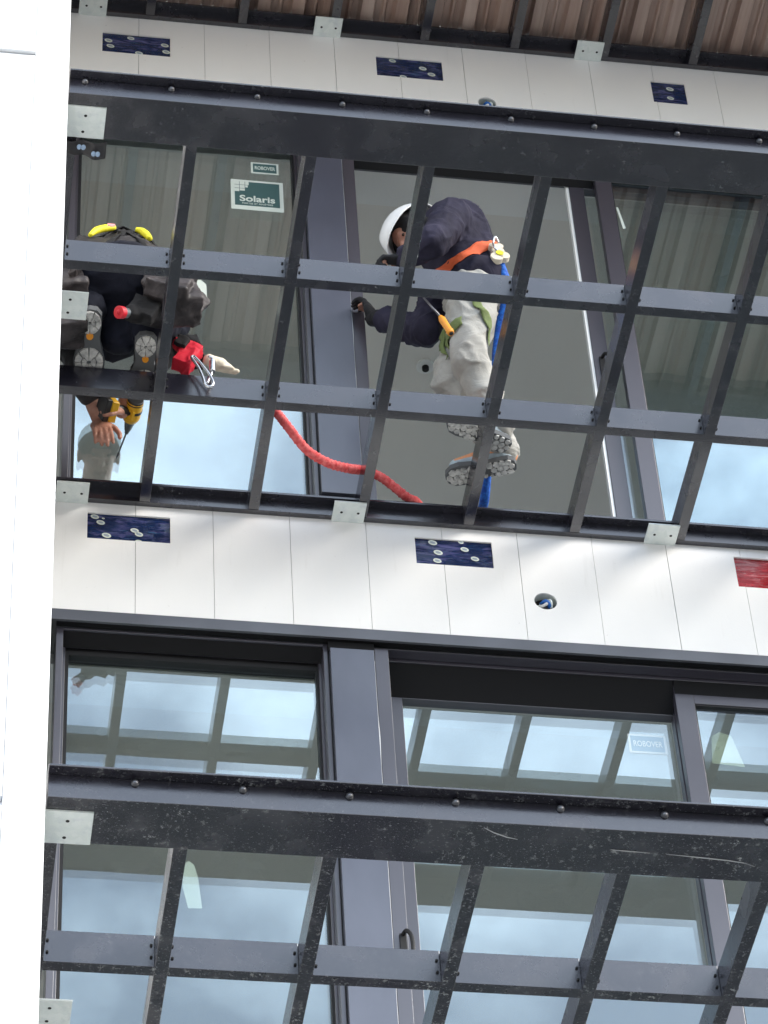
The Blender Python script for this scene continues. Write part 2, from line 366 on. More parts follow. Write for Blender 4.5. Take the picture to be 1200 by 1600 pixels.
def left_window(zf):
    h = zf + FLOOR_H; sill = zf + .12
    bm = bmesh.new()
    # outer frame with a thin front lip, then the deeper set inner frame
    frame_rect(bm, -.027, .949, sill, h - .6215, .031, .16, .025, .016, .03, .0085)
    frame_rect(bm, -.002, .933, sill + .03, h - .630, .086, .15, .012, .010, .03, .026)
    win = finish('fixed_window', bm, M_FRAME, bld, bevel=.0012)
    bm = bmesh.new(); frame_rect(bm, .0105, .9225, sill + .061, h - .6565, .100, .145, .013, .008, .02, .034)
    finish('gasket', bm, M_GASKET, win)
    bm = bmesh.new(); wedge(bm, -.001, .932, .0395, .0855, h - .6302, h - .6680); finish('head_shade_wedge', bm, M_HEADSHADE, win)  # near-black wedge added to darken the head like shade
    pane(win, .022, .9155, sill + .07, h - .688, GA)
    return win
def lv_seed(zf): return int(zf*10) + 50
def cover(zf):
    h = zf + FLOOR_H
    onebox('cover_panel', M_COVER, bld, .9535, 1.1125, -.002, .03, zf + .15, h - .668, bevel=.001)
    onebox('joint_backing', M_GASKET, bld, .949, 1.120, .034, .24, zf + .12, h - .60)
    bm = bmesh.new(); rq = random.Random(lv_seed(zf)); n_ = 60; L_ = []
    for i_ in range(n_ + 1):       # ragged bead of pale sealant down the joint
        z = zf + .2 + (h - .72 - zf - .2)*i_/n_; wv = max(.0004, .0042*(noise.noise(Vector((z*4.1, 3, zf))) - .04)) + rq.uniform(0, .0004)
        L_.append((bm.verts.new((1.1126, .004, z)), bm.verts.new((1.1128 + wv, .004, z))))
    for a, b in zip(L_, L_[1:]): bm.faces.new((a[0], a[1], b[1], b[0]))
    o_ = finish('sealant', bm, M_WHITE, bld); sm_ = o_.modifiers.new('s', 'SOLIDIFY'); sm_.thickness = .004
    onebox('cover_cap', M_HEADSHADE, bld, .9495, 1.116, .012, .032, h - .6675, h - .6225)
def door(zf, is_open):
    h = zf + FLOOR_H; sill = zf + .12
    bm = bmesh.new(); X1 = 4.4
    box(bm, 1.118, 1.168, .018, .22, sill, h - .640)                                 # jamb
    box(bm, 1.118, X1, .031, .075, h - .6265, h - .6225)                              # front lip
    box(bm, 1.118, X1, .078, .24, h - .640, h - .6235)                               # track box
    box(bm, 1.169, X1, .150, .158, h - .668, h - .6405); box(bm, 1.169, X1, .110, .116, h - .668, h - .6405)
    box(bm, 1.118, X1, .10, .24, sill - .03, sill + .01); box(bm, X1, X1 + .06, .02, .22, sill, h - .623)
    d = finish('sliding_door', bm, M_FRAME, bld, bevel=.001)
    bm = bmesh.new(); wedge(bm, 1.1695, 2.2355, .0825, .1425, h - .6405, h - .756); wedge(bm, 2.2365, X1, .0790, .0875, h - .6405, h - .700); finish('head_shade_wedge', bm, M_HEADSHADE, d)  # near-black wedges added over the leaf rails as painted shade
    # outer leaf (right)
    z0, z1 = sill + .012, h - .655
    bm = bmesh.new(); frame_rect(bm, 2.236, X1 - .01, z0, z1, .088, .124, .070, .07, .08, .088)
    lf = finish('outer_leaf', bm, M_FRAME, d, bevel=.0015)
    bm = bmesh.new(); frame_rect(bm, 2.3062, X1 - .0802, z0 + .0802, z1 - .0882, .092, .11, .004, .004, .004, .006); finish('leaf_gasket', bm, M_GASKET, d)
    return d, z0, z1, X1
def room(zf):
    h = zf + FLOOR_H; zc = zf + 2.52
    onebox('ceiling', M_CEIL, bld, -.30, XR, .45, 4.5, zc, zc + .02)
    onebox('ceiling_soffit', M_CEILG, bld, -.30, XR, .245, .449, zc - .012, zc + .10)
    bm = bmesh.new(); box(bm, -.30, .2, 4.5, 4.6, zf, zf + 2.7); box(bm, .2, XR - .3, 4.5, 4.6, zf, zf + .3); box(bm, -.42, -.301, .05, 4.6, zf, h); box(bm, XR, XR + .1, .0, 4.6, zf, h)  # rear wall left open, unseen, added to bring daylight onto the ceiling
    box(bm, 4.5, XR, .2, .3, zf, h)
    box(bm, 4.47, XR, .02, .2, zf + .13, h - .56)
    finish('room_wall', bm, M_CEILG, bld)
for lv in (-3, -2, -1, 0, 1):
    zf = FLOOR_H*lv
    head(zf); win = left_window(zf); cover(zf); d, z0, z1, X1 = door(zf, lv == 0); room(zf)
    pane(d, 2.310, X1 - .084, z0 + .084, z1 - .094, GC)
    if lv == 0:      # inner leaf slid to the right: the doorway is open
        a, b = 2.132, 3.25
    else: a, b = 1.1685, 2.300
    bm = bmesh.new(); frame_rect(bm, a, b, z0, z1, .143, .183, .064, .063, .08, .104); leaf = finish('inner_leaf', bm, M_FRAME, d, bevel=.0015)
    pane(d, a + .0645, b - .0635, z0 + .081, z1 - .105, GB)
    if lv == 0:
        wstr = onebox('weatherstrip', M_WHITE, d, 2.1195, 2.131, .148, .172, z0, z1 - .02)
    hx = 1.150 if lv != 0 else 2.165; hy = .016 if lv != 0 else .142
    hz = zf + (1.10 if lv != 0 else 1.18)
    # pull handle: dark mounting plate and a bowed grip
    bm = bmesh.new(); box(bm, hx - .012, hx + .012, hy - .006, hy, hz - .10, hz + .05); hp = finish('handle', bm, M_GASKET, d, bevel=.002)
    tube('grip', [(hx, hy - .004, hz + .045), (hx + .008, hy - .032, hz + .04), (hx + .02, hy - .05, hz + .0), (hx + .02, hy - .05, hz - .07), (hx + .004, hy - .004, hz - .10)], .0075, M_GASKET, d)
onebox('wall_above', M_CLAD, bld, -.30, XR, 0, .3, FLOOR_H*2 + .151, 9)
onebox('roof', M_FLOOR, bld, -.42, XR + .1, .301, 4.6, FLOOR_H*2 + .15, FLOOR_H*2 + .4)
# electrical box on the ceiling inside the open doorway
bm = bmesh.new(); cyl(bm, (1.70, 1.36, 2.5205), (1.70, 1.36, 2.508), .042, seg=28); cyl(bm, (1.70, 1.36, 2.508), (1.70, 1.36, 2.49), .016, seg=14, mi=1)
finish('ceiling_box', bm, [M_CEILG, M_HOLE], bld)
bm = bmesh.new(); box(bm, 2.03, 2.08, .20, .26, .082, .34); finish('floor_offcut', bm, M_WHITE, bld)

# ---- stickers on the glass
def sticker(x0, x1, z0, z1, y, name, parts, parent=None, rim=.006):
    bm = bmesh.new(); box(bm, x0, x1, y - .0012, y - .0004, z0, z1)
    s = finish(name, bm, M_STICK, parent or bld)
    return s
yS = GA
def robover(cx, cz, w_, h_, y, white=M_STICK, dark=M_STICKG):
    bm = bmesh.new(); t = .009
    box(bm, cx - w_/2, cx + w_/2, y - .0016, y - .0008, cz - h_/2, cz + h_/2, 0)
    box(bm, cx - w_/2 + t, cx + w_/2 - t, y - .0024, y - .0017, cz - h_/2 + t, cz + h_/2 - t, 1)
    s = finish('glass_sticker', bm, [white, dark], bld); s['label'] = 'small green and white sticker reading ROBOVER'
    text_mesh('lettering', 'ROBOVER', h_*.42, white, s, (cx, y - .003, cz - h_*.15), sx=(w_ - 2*t)*.92/(h_*.42*4.75), align='CENTER', bold=.0006)
robover(.800, 2.262, .118, .075, GA)
bm = bmesh.new(); cx, cz, W_, H_ = .764, 2.072, .222, .200; y = GA; t = .016
box(bm, cx - W_/2, cx + W_/2, y - .0016, y - .0008, cz - H_/2, cz + H_/2, 0)
box(bm, cx - W_/2 + t, cx + W_/2 - t, y - .0024, y - .0017, cz - H_/2 + t*1.7, cz + H_/2 - t*.8, 1)
# leaf-like block logo of nine cells
gx, gz = cx - W_/2 + .014, cz + H_/2 - .014
for i in range(3):
    for j in range(3):
        if (i, j) in ((2, 2),): continue
        wd = .0215 if i < 2 else (.011 if j else .015); ht = .0205 if (i + j) < 3 else .014
        box(bm, gx + i*.0235, gx + i*.0235 + wd, y - .0032, y - .0025, gz - j*.0235 - ht, gz - j*.0235, 0)
s = finish('glass_sticker', bm, [M_STICK, M_STICKG], bld); s['label'] = 'larger green sticker reading Solaris with a block logo'
text_mesh('lettering', 'Solaris', .056, M_STICK, s, (cx, y - .003, cz - .045), sx=1.02, align='CENTER', bold=.0012)
text_mesh('lettering', 'PORTES ET FENÊTRES', .0135, M_STICK, s, (cx, y - .003, cz - .064), sx=1.02, align='CENTER')
M_STICKWASH = mat('sky_washed_sticker', (.30, .42, .52), .5)  # paler copy of the sticker green: wash of reflected sky put into colour
robover(2.137, -.868, .142, .092, GB + .023, M_WHITE, M_STICKWASH)
def label_shape(pts, y, m=M_PAPER, label='pale blank label on the glass'):
    bm = bmesh.new(); a = [bm.verts.new((x, y - .0014, z)) for x, z in pts]; b = [bm.verts.new((x, y - .0006, z)) for x, z in pts]
    bm.faces.new(a); bm.faces.new(b[::-1]); n = len(pts)
    for i in range(n): bm.faces.new((a[i], b[i], b[(i+1) % n], a[(i+1) % n]))
    o = finish('glass_label', bm, m, bld); o['label'] = label; return o
label_shape([(.478, 1.31), (.530, 1.30), (.545, 1.36), (.542, 1.46), (.520, 1.487), (.490, 1.48)], GA, M_STICK)
label_shape([(.435, -1.60), (.452, -1.585), (.470, -1.60), (.484, -1.66), (.496, -1.79), (.449, -1.792), (.430, -1.70)], GA + .030, M_STICK)
label_shape([(2.352, -.99), (2.365, -.86), (2.395, -.835), (2.44, -.85), (2.472, -1.0)], GC + .030, M_PAPER)
label_shape([(2.316, 2.19), (2.325, 2.19), (2.345, 2.05), (2.333, 2.045)], GC, M_STICK)
label_shape([(2.50, 1.61), (2.90, 1.60), (2.92, 1.645), (2.60, 1.655), (2.51, 1.64)], GC, M_STICK)

# ---------------------------------------------------------------- balcony frames
PITCH = .4064
def scr(bm, x, y, z, r=.0055): cyl(bm, (x, y + .0005, z), (x, y - .005, z), r, seg=8, mi=1)
def balcony(lv, x0, label, st, ya, yb, bolt0, xl, deck=False, nj=11, xend=4.42, plates=True):
    zf = FLOOR_H*lv
    bf = root('balcony_frame', label, 'balcony', (0, -.93, zf)); off = Vector((0, -.93, zf))
    def fin_(name, bm, m, bevel=0, smooth=False, parent=None):
        for v_ in bm.verts: v_.co -= off
        return finish(name, bm, m, parent or bf, bevel=bevel, smooth=smooth)
    z0 = zf
    # outer edge beam: box section with a projecting top lip
    bm = bmesh.new(); box(bm, xl, xend, -1.860, -1.680, z0, z0 + .118); box(bm, xl, xend, -1.896, -1.8602, z0 + .079, z0 + .086)
    eb = fin_('edge_beam', bm, st, bevel=.0015)
    x = bolt0; 
    while x < xend - .1:
        bm = bmesh.new(); cyl(bm, (x, -1.860, z0 + .0625), (x, -1.866, z0 + .0625), .0105, seg=16); ball(bm, (x, -1.866, z0 + .0625), .0095, (1, .75, 1), sub=2)
        fin_('bolt', bm, M_BOLT, smooth=True, parent=eb); x += .2885
    # wall ledger with lip
    bm = bmesh.new(); box(bm, xl + .002, xend, -.024, -.001, z0, z0 + .105)
    fin_('ledger', bm, st, bevel=.001)
    js = [xl + .0202] + [x0 + PITCH*k for k in range(1, nj)]
    js = [j for j in js if j < xend - .03] + [xend - .02]
    for a, b in zip(js, js[1:]):
        bm = bmesh.new(); box(bm, a + .0205, b - .0205, -.058, -.0242, z0 + .058, z0 + .065)
        if deck:
            for q in range(3):
                xx = a + .05 + (b - a - .1)*q/2; cyl(bm, (xx, -.035, z0 + .058), (xx, -.035, z0 + .038), .0016, seg=6)
        fin_('ledger_lip', bm, st)
    for j in js:
        bm = bmesh.new(); box(bm, j - .0195, j + .0195, -1.6795, -.0245, z0 + .001, z0 + .105); fin_('joist', bm, st, bevel=.0012)
    if not deck:
        rows = (ya, yb)
    else: rows = ()
    for yr in rows:
        for a, b in zip(js, js[1:]):
            bm = bmesh.new(); A, B = a + .0198, b - .0198; box(bm, A, B, yr - .020, yr + .020, z0 + .0015, z0 + .114)
            for zz in (.034, .076): scr(bm, A + .010, yr - .0205, z0 + zz, .0042); scr(bm, B - .010, yr - .0205, z0 + zz, .0042)
            fin_('blocking', bm, [st, M_HOLE], bevel=.0010)
    # galvanised plates under the steel
    def plate(xa, xb, y_0, y_1, holes):
        bm = bmesh.new(); zt, zb = z0 - .0006, z0 - .0075; box(bm, xa, xb, y_0, y_1, zb, zt)
        for hx, hy in holes: cyl(bm, (hx, hy, zb + .001), (hx, hy, zb - .0006), .0055, seg=14, mi=1)
        fin_('mounting_plate', bm, [M_GALV, M_HOLE], bevel=.0008)
    plate(-.1565, -.016, -1.812, -1.683, [(-.083, -1.775), (-.087, -1.708)])
    plate(-.1525, -.008, -1.010, -.886, [(-.07, -.975), (-.074, -.915)])
    sh = {0: 0, 1: .038, -1: 0}[lv]
    for px in (-.049 + sh*.9, .983 + sh, 2.178 + sh*.5, 3.37):
        plate(px, px + .121, -.103, -.0005, [(px + .032, -.05), (px + .095, -.05)])
    if deck:      # brown corrugated deck lying on the joists
        bm = bmesh.new(); prof = []; x = xl - .0; 
        while x < xend:
            prof += [(x, .108), (x + .052, .108), (x + .064, .146), (x + .090, .146), (x + .098, .131), (x + .106, .131), (x + .114, .146), (x + .141, .146)]; x += .153
        for t in (0, .0012):
            pass
        va = [bm.verts.new((px, -1.90, z0 + pz)) for px, pz in prof]; vb = [bm.verts.new((px, -.002, z0 + pz)) for px, pz in prof]
        for i in range(len(prof)-1): bm.faces.new((va[i], va[i+1], vb[i+1], vb[i]))
        o = fin_('corrugated_deck', bm, M_DECK); sm = o.modifiers.new('solid', 'SOLIDIFY'); sm.thickness = .0015
        bm = bmesh.new(); box(bm, xl, xend, -1.90, -.003, z0 + .155, z0 + .175); fin_('deck_board', bm, M_FLOOR)
    return bf
G = 'steel balcony frames one above the other'
bal_top = balcony(1, -.109, 'topmost balcony frame, with brown corrugated deck over its dark joists', M_STEEL, -1.125, -.545, -.20, -.145, deck=True)
bal_mid = balcony(0, -.125, 'middle open balcony frame of dark steel, carrying the two workers', M_STEEL, -1.125, -.545, -.093, -.145)
bal_low = balcony(-1, -.179, 'lowest open balcony frame, its dark steel scuffed with pale marks', M_STEEL_OLD, -1.152, -.572, .088, -.143)
for o, lv in ((bal_top, 1), (bal_mid, 0), (bal_low, -1)): o['group'] = G
# long curved scratches in the paint of the lowest frame
M_SCR = mat('scratch_grey', (.42, .42, .42), .6)
zz = -FLOOR_H - .0012
def scratch(pts):
    bm = bmesh.new(); n = len(pts); q = []
    for i, (x, y) in enumerate(pts):
        w_ = .0022*math.sin(math.pi*(i + .4)/(n - .2)); q.append((bm.verts.new((x, y + .93 - w_, zz + FLOOR_H)), bm.verts.new((x, y + .93 + w_, zz + FLOOR_H))))
    for a, b in zip(q, q[1:]): bm.faces.new((a[0], a[1], b[1], b[0]))
    finish('paint_scratch', bm, M_SCR, bal_low)
scratch([(1.545, -1.775), (1.60, -1.772), (1.66, -1.768), (1.72, -1.764), (1.77, -1.757), (1.80, -1.745)])
scratch([(1.39, -1.780), (1.44, -1.778), (1.50, -1.776)])
scratch([(1.03, -1.84), (1.06, -1.822), (1.10, -1.806), (1.13, -1.80)])
# scrap of printed wrap hanging below the left corner plate
bm = bmesh.new(); V = {}
for i in range(13):
    for j in range(6):
        x = -.145 + .142*i/12; y = -1.672 + .045*j/5 + .02*i/12*(j/5); z = -.012 - .008*math.sin(i*.9) - .010*(j/5) + .004*noise.noise(Vector((i*.7, j*.9, 2)))
        V[i, j] = bm.verts.new((x, y, z))
for i in range(12):
    for j in range(5): bm.faces.new((V[i, j], V[i+1, j], V[i+1, j+1], V[i, j+1]))
for cx, cy in ((-.095, -1.664), (-.045, -1.640)):
    for k in range(2):
        vs = []
        for a in range(14):
            t = 2*math.pi*a/14; vs.append(bm.verts.new((cx + k*.014 + .008*math.cos(t), cy + .011*math.sin(t) , -.034)))
        bm.faces.new(vs).material_index = 1
wrapm = mat('dark_wrap', (.03, .028, .03), .4); wrap = finish('wrap_scrap', bm, [wrapm, mat('wrap_print', (.35, .48, .66), .5)], None, smooth=True)
md = wrap.modifiers.new('s', 'SOLIDIFY'); md.thickness = .0012
tag(wrap, 'scrap of dark wrap with pale blue print caught under the top left corner plate', 'wrap')
#PEOPLE
# ---------------------------------------------------------------- people
def cloth(name, c, rough=.85, var=1.5, scale=9, bumps=.35, sheen=.2):
    m = mat(name, c, rough, spec=.25); v = coords(m)
    a = noisef(m, v, scale, 6, .6, .3, .72); col = mixc(m, a, c, tuple(min(1, x*var + .006) for x in c)); lk(m, col, P(m).inputs['Base Color'])
    n1 = nd(m, 'ShaderNodeTexNoise'); n1.inputs['Scale'].default_value = 7; n1.inputs['Detail'].default_value = 4; n1.inputs['Distortion'].default_value = 1.2
    lk(m, coords(m, (1, 1, 1.2)), n1.inputs['Vector'])
    weave = noisef(m, v, 330, 2, .5, .3, .7)
    b1 = nd(m, 'ShaderNodeBump'); b1.inputs['Strength'].default_value = bumps; b1.inputs['Distance'].default_value = .03; lk(m, n1.outputs['Fac'], b1.inputs['Height'])
    b2 = nd(m, 'ShaderNodeBump'); b2.inputs['Strength'].default_value = .25; b2.inputs['Distance'].default_value = .002; lk(m, weave, b2.inputs['Height']); lk(m, b1.outputs[0], b2.inputs['Normal'])
    lk(m, b2.outputs[0], P(m).inputs['Normal']); return m
M_SKIN = mat('skin', (.42, .20, .13), .5); P(M_SKIN).inputs['Subsurface Weight'].default_value = .1
v = coords(M_SKIN); lk(M_SKIN, mixc(M_SKIN, noisef(M_SKIN, v, 30, 4, .6, .35, .7), (.40, .185, .125), (.52, .27, .20)), P(M_SKIN).inputs['Base Color']); bump(M_SKIN, noisef(M_SKIN, v, 140, 4, .6, .3, .7), .35, .003)
M_NAVY = cloth('navy_jacket_cloth', (.013, .012, .024), var=2.4)
M_BLACKC = cloth('black_work_cloth', (.008, .008, .009), var=2.2)
M_CHAR = cloth('charcoal_jacket_cloth', (.022, .020, .021), .6, 2.0, 11, .6)
M_DKBLUE = cloth('dark_blue_trousers', (.003, .004, .010), var=2)
M_SAND = cloth('pale_grey_trousers', (.30, .295, .275), var=1.45, bumps=.55)
M_LEATH = cloth('worn_grey_leather', (.018, .0155, .016), .45, 4.5, 12, .45)
M_GLOVE = cloth('black_glove', (.010, .010, .012), .7, 2)
M_RUBBER = mat('grey_sole_rubber', (.30, .30, .29), .8); v = coords(M_RUBBER); lk(M_RUBBER, mixc(M_RUBBER, noisef(M_RUBBER, v, 45, 5, .6, .35, .7), (.34, .34, .33), (.70, .69, .66)), P(M_RUBBER).inputs['Base Color'])
M_RUBDK = mat('sole_groove', (.10, .105, .11), .9)
M_TAN = cloth('tan_boot_leather', (.55, .24, .12), .6, 1.5, 16)
M_TOE = cloth('blue_grey_toe_rubber', (.28, .34, .38), .55, 1.6, 20)
M_BOOTBK = cloth('black_boot_leather', (.012, .012, .013), .5, 2)
M_ORANGE = mat('orange_webbing', (.75, .13, .04), .7); M_GREEN = mat('olive_webbing', (.13, .17, .055), .8)
for m_ in (M_ORANGE, M_GREEN): bump(m_, noisef(m_, coords(m_), 260, 2, .5, .3, .7), .3, .002)
M_YEL = mat('yellow_foam', (.80, .72, .02), .6); M_REDP = mat('red_plastic', (.62, .015, .03), .4); M_REDB = cloth('red_bag_cloth', (.50, .012, .03), .6, 1.4, 12)
M_CHROME = mat('alloy_metal', (.62, .63, .65), .25, .9); M_BLUER = mat('blue_rope_fibre', (.006, .10, .55), .7)
v = coords(M_BLUER); bump(M_BLUER, noisef(M_BLUER, v, 90, 3, .6, .3, .7), .6, .004); lk(M_BLUER, mixc(M_BLUER, noisef(M_BLUER, v, 70, 3, .6, .4, .65), (.004, .07, .42), (.02, .20, .75)), P(M_BLUER).inputs['Base Color'])
M_TOOLY = mat('yellow_tool_plastic', (.72, .40, .01), .4); M_TOOLK = mat('black_tool_plastic', (.012, .012, .013), .45); M_TOOLG = mat('grey_tool_metal', (.16, .18, .19), .35, .5)
M_ORHANDLE = mat('orange_handle', (.80, .30, .015), .35)
M_HELM = mat('white_helmet_shell', (.85, .86, .87), .3, coat=.3)
M_EYE = mat('eye', (.05, .03, .02), .2); M_PINK = mat('pink_tag', (.80, .30, .30), .6)
M_BEIGE = cloth('beige_glove_leather', (.62, .55, .44), .8, 1.2, 20)

def wrinkle(me, amp, freq=6, zs=2.2, seed=0, ridge=True):
    me.update(); ns = [v_.normal.copy() for v_ in me.vertices]
    for v_, n in zip(me.vertices, ns):
        c = v_.co; q = Vector((c.x*freq + seed, c.y*freq, c.z*freq*zs))
        a = noise.noise(q); b = noise.noise(q*2.3 + Vector((5, 1, 3)))
        h = (max(0, 1 - 3.2*abs(a))**1.6)*.75 + .35*b + .4*max(0, 1 - 5*abs(b))*(a > 0) - .25
        v_.co = c + n*(amp*h)
def solid(name, prims, m, parent, voxel=.012, smooth=6, wr=None, fac=.5):
    bm = bmesh.new()
    for q in prims:
        if q[0] == 'c':
            _, p0, r0, p1, r1 = q; cyl(bm, p0, p1, r0, r1, seg=20); ball(bm, p0, r0, sub=3); ball(bm, p1, r1, sub=3)
        elif q[0] == 'b': ball(bm, q[1], q[2], q[3] if len(q) > 3 else (1, 1, 1), q[4] if len(q) > 4 else None)
        elif q[0] == 'x': box(bm, *q[1])
        elif q[0] == 'o':      # oriented box: centre, half sizes, rotation matrix
            n0 = len(bm.verts); h = q[2]; box(bm, -h[0], h[0], -h[1], h[1], -h[2], h[2]); bm.verts.ensure_lookup_table()
            for v_ in bm.verts[n0:]: v_.co = q[3] @ v_.co + Vector(q[1])
    o = finish(name + '_tmp', bm, m); rm = o.modifiers.new('r', 'REMESH'); rm.mode = 'VOXEL'; rm.voxel_size = voxel; rm.use_smooth_shade = True
    s = o.modifiers.new('s', 'SMOOTH'); s.factor = fac; s.iterations = smooth
    dg = bpy.context.evaluated_depsgraph_get(); me = bpy.data.meshes.new_from_object(o.evaluated_get(dg)); bpy.data.objects.remove(o)
    me.name = name; me.materials.clear(); me.materials.append(m)
    if wr: wrinkle(me, *wr)
    for f in me.polygons: f.use_smooth = True; f.material_index = 0
    r = bpy.data.objects.new(name, me); COL.objects.link(r)
    if parent: r.parent = parent
    return r
def rehome(rt, loc):
    """put the Empty at the thing's base and keep its parts where they are"""
    loc = Vector(loc); rt.location = loc
    for c in rt.children:
        c.location = c.location - loc
def paint(o, m, test):
    o.data.materials.append(m); k = len(o.data.materials) - 1
    for f in o.data.polygons:
        if test(f.center): f.material_index = k
def band_on(name, pts, width, target, m, parent, off=.004, closed=False, axis=None, thick=.002):
    """webbing that hugs a garment: strip + shrinkwrap onto the cloth"""
    P_ = [Vector(p) for p in pts]; n = len(P_); path = []
    C = ([P_[-1]] + P_ + [P_[0], P_[1]]) if closed else ([P_[0]*2 - P_[1]] + P_ + [P_[-1]*2 - P_[-2]])
    for i in range(1, len(C) - 2):
        for k in range(8):
            t = k/8; a, b, c, d = C[i-1], C[i], C[i+1], C[i+2]; path.append(.5*((2*b) + (-a+c)*t + (2*a-5*b+4*c-d)*t*t + (-a+3*b-3*c+d)*t**3))
    if not closed: path.append(P_[-1])
    cen = sum(path, Vector())/len(path) if axis is None else None
    bm = bmesh.new(); rows = []
    for i, p in enumerate(path):
        d = (path[(i+1) % len(path)] - path[i-1]) if closed else (path[min(i+1, len(path)-1)] - path[max(i-1, 0)])
        d.normalize(); a = Vector(axis) if axis is not None else d.cross(p - cen)
        s = (a - d*a.dot(d)).normalized()
        rows.append([bm.verts.new(p + s*width*(k/4 - .5)) for k in range(5)])
    R_ = rows + ([rows[0]] if closed else [])
    for a, b in zip(R_, R_[1:]):
        for k in range(4): bm.faces.new((a[k], a[k+1], b[k+1], b[k]))
    o = finish(name, bm, m, parent, smooth=True)
    sw = o.modifiers.new('w', 'SHRINKWRAP'); sw.target = target; sw.wrap_method = 'NEAREST_SURFACEPOINT'; sw.wrap_mode = 'OUTSIDE_SURFACE'; sw.offset = off
    so_ = o.modifiers.new('s', 'SOLIDIFY'); so_.thickness = thick; so_.offset = 1
    dg = bpy.context.evaluated_depsgraph_get(); me = bpy.data.meshes.new_from_object(o.evaluated_get(dg)); o.modifiers.clear(); o.data = me
    return o

SOLE = [(-.145, .0), (-.140, .022), (-.118, .036), (-.07, .036), (-.02, .032), (.03, .042), (.08, .050), (.115, .044), (.138, .024), (.145, 0), (.138, -.024), (.115, -.042), (.08, -.046), (.03, -.038), (-.02, -.029), (-.07, -.035), (-.118, -.036), (-.140, -.022)]
def inside(x, y, s=1.0):
    c = False; n = len(SOLE)
    for i in range(n):
        x1, y1 = SOLE[i]; x2, y2 = SOLE[i-1]; x1 *= s; x2 *= s; y1 *= s; y2 *= s
        if (y1 > y) != (y2 > y) and x < (x2 - x1)*(y - y1)/(y2 - y1) + x1: c = not c
    return c
def boot(parent, heel, toe, upper_mat, sole_lug, toe_mat=None, oval_mat=None, ankle=None, style='lug', roll=0, scale=1.0):
    """boot = upper + sole with raised tread; heel/toe are the ends of the sole's underside"""
    heel, toe = Vector(heel), Vector(toe); X = (toe - heel).normalized(); Yv = Vector((0, 0, 1)).cross(X).normalized(); Z = X.cross(Yv)
    Mx = Matrix((X, Yv, Z)).transposed().to_4x4(); Mx = Mx @ Matrix.Rotation(roll, 4, 'X'); Mx.translation = (heel + toe)/2
    k = (toe - heel).length/.29*scale; Ms = Mx @ Matrix.Diagonal((k, k*1.12, k, 1))
    bm = bmesh.new(); n = len(SOLE)
    lo = [bm.verts.new((x, y, .007)) for x, y in SOLE]; hi = [bm.verts.new((x*1.01, y*1.02, .030)) for x, y in SOLE]
    bm.faces.new(lo[::-1]); bm.faces.new(hi)
    for i in range(n): bm.faces.new((lo[i], lo[(i+1) % n], hi[(i+1) % n], hi[i]))
    rnd = random.Random(int(abs(heel.x)*1000))
    def lug(poly):
        if not all(inside(x, y, 1.0) for x, y in poly): return
        a = [bm.verts.new((x, y, .0)) for x, y in poly]; cx = sum(x for x, y in poly)/len(poly); cy = sum(y for x, y in poly)/len(poly)
        b = [bm.verts.new((cx + (x-cx)*1.12, cy + (y-cy)*1.12, .0075)) for x, y in poly]
        f = [bm.faces.new(a[::-1])] + [bm.faces.new((a[i], a[(i+1) % len(a)], b[(i+1) % len(a)], b[i])) for i in range(len(a))]
        for q in f: q.material_index = 1
    if style == 'lug':
        sx, sy = .0255, .0225
        for i in range(-7, 8):
            for j in range(-3, 4):
                cx = i*sx + (sx/2 if j % 2 else 0); cy = j*sy
                if -.045 < cx < -.015 and abs(cy) < .02: continue
                a0 = rnd.uniform(0, 1.2); rr = rnd.uniform(.0128, .0148); cx += rnd.uniform(-.003, .003); cy += rnd.uniform(-.002, .002)
                for sh in (1, .8, .6):
                    poly = [(cx + rr*sh*math.cos(a0 + 2*math.pi*q/6)*rnd.uniform(.85, 1.15), cy + rr*sh*math.sin(a0 + 2*math.pi*q/6)*rnd.uniform(.8, 1.1)) for q in range(6)]
                    if all(inside(x, y) for x, y in poly): lug(poly); break
    else:     # chunky sole: heel pad and forefoot pad cut by radial grooves
        for (cx, cy, r0, r1, q) in ((-.092, 0, .006, .036, 7), (.072, .002, .008, .046, 8)):
            for i in range(q):
                t0, t1 = 2*math.pi*i/q + .07, 2*math.pi*(i+1)/q - .07
                for ra, rb in ((r0, r1*.5), (r1*.58, r1)):
                    lug([(cx + ra*1.1*math.cos(t0), cy + ra*math.sin(t0)), (cx + rb*1.25*math.cos(t0), cy + rb*.93*math.sin(t0)), (cx + rb*1.27*math.cos((t0+t1)/2), cy + rb*.95*math.sin((t0+t1)/2)), (cx + rb*1.25*math.cos(t1), cy + rb*.93*math.sin(t1)), (cx + ra*1.1*math.cos(t1), cy + ra*math.sin(t1))])
    if oval_mat:
        vs = [bm.verts.new((-.035 + .016*math.cos(2*math.pi*i/18), .011*math.sin(2*math.pi*i/18), .0055)) for i in range(18)]
        bm.faces.new(vs[::-1]).material_index = 2
    for v_ in bm.verts: v_.co = Ms @ v_.co
    me = bpy.data.meshes.new('sole'); bm.normal_update(); bm.to_mesh(me); bm.free()
    for m_ in (M_RUBDK, sole_lug, oval_mat or M_RUBDK): me.materials.append(m_)
    T = lambda x, y, z: Ms @ Vector((x, y, z))
    ank = Vector(ankle) if ankle is not None else T(-.09, 0, .17)
    up = solid('boot', [('c', T(-.095, 0, .065), .040*k, T(-.09, 0, .10), .042*k), ('c', T(-.09, 0, .10), .044*k, ank, .046*k), ('c', T(-.10, 0, .058), .036*k, T(.02, .003, .068), .041*k), ('c', T(.02, .003, .066), .041*k, T(.092, .004, .058), .036*k), ('c', T(.05, -.008, .056), .037*k, T(.10, .0, .053), .034*k)], upper_mat, parent, .008, 3, (.0018, 16, 1))
    inv_ = Ms.inverted()
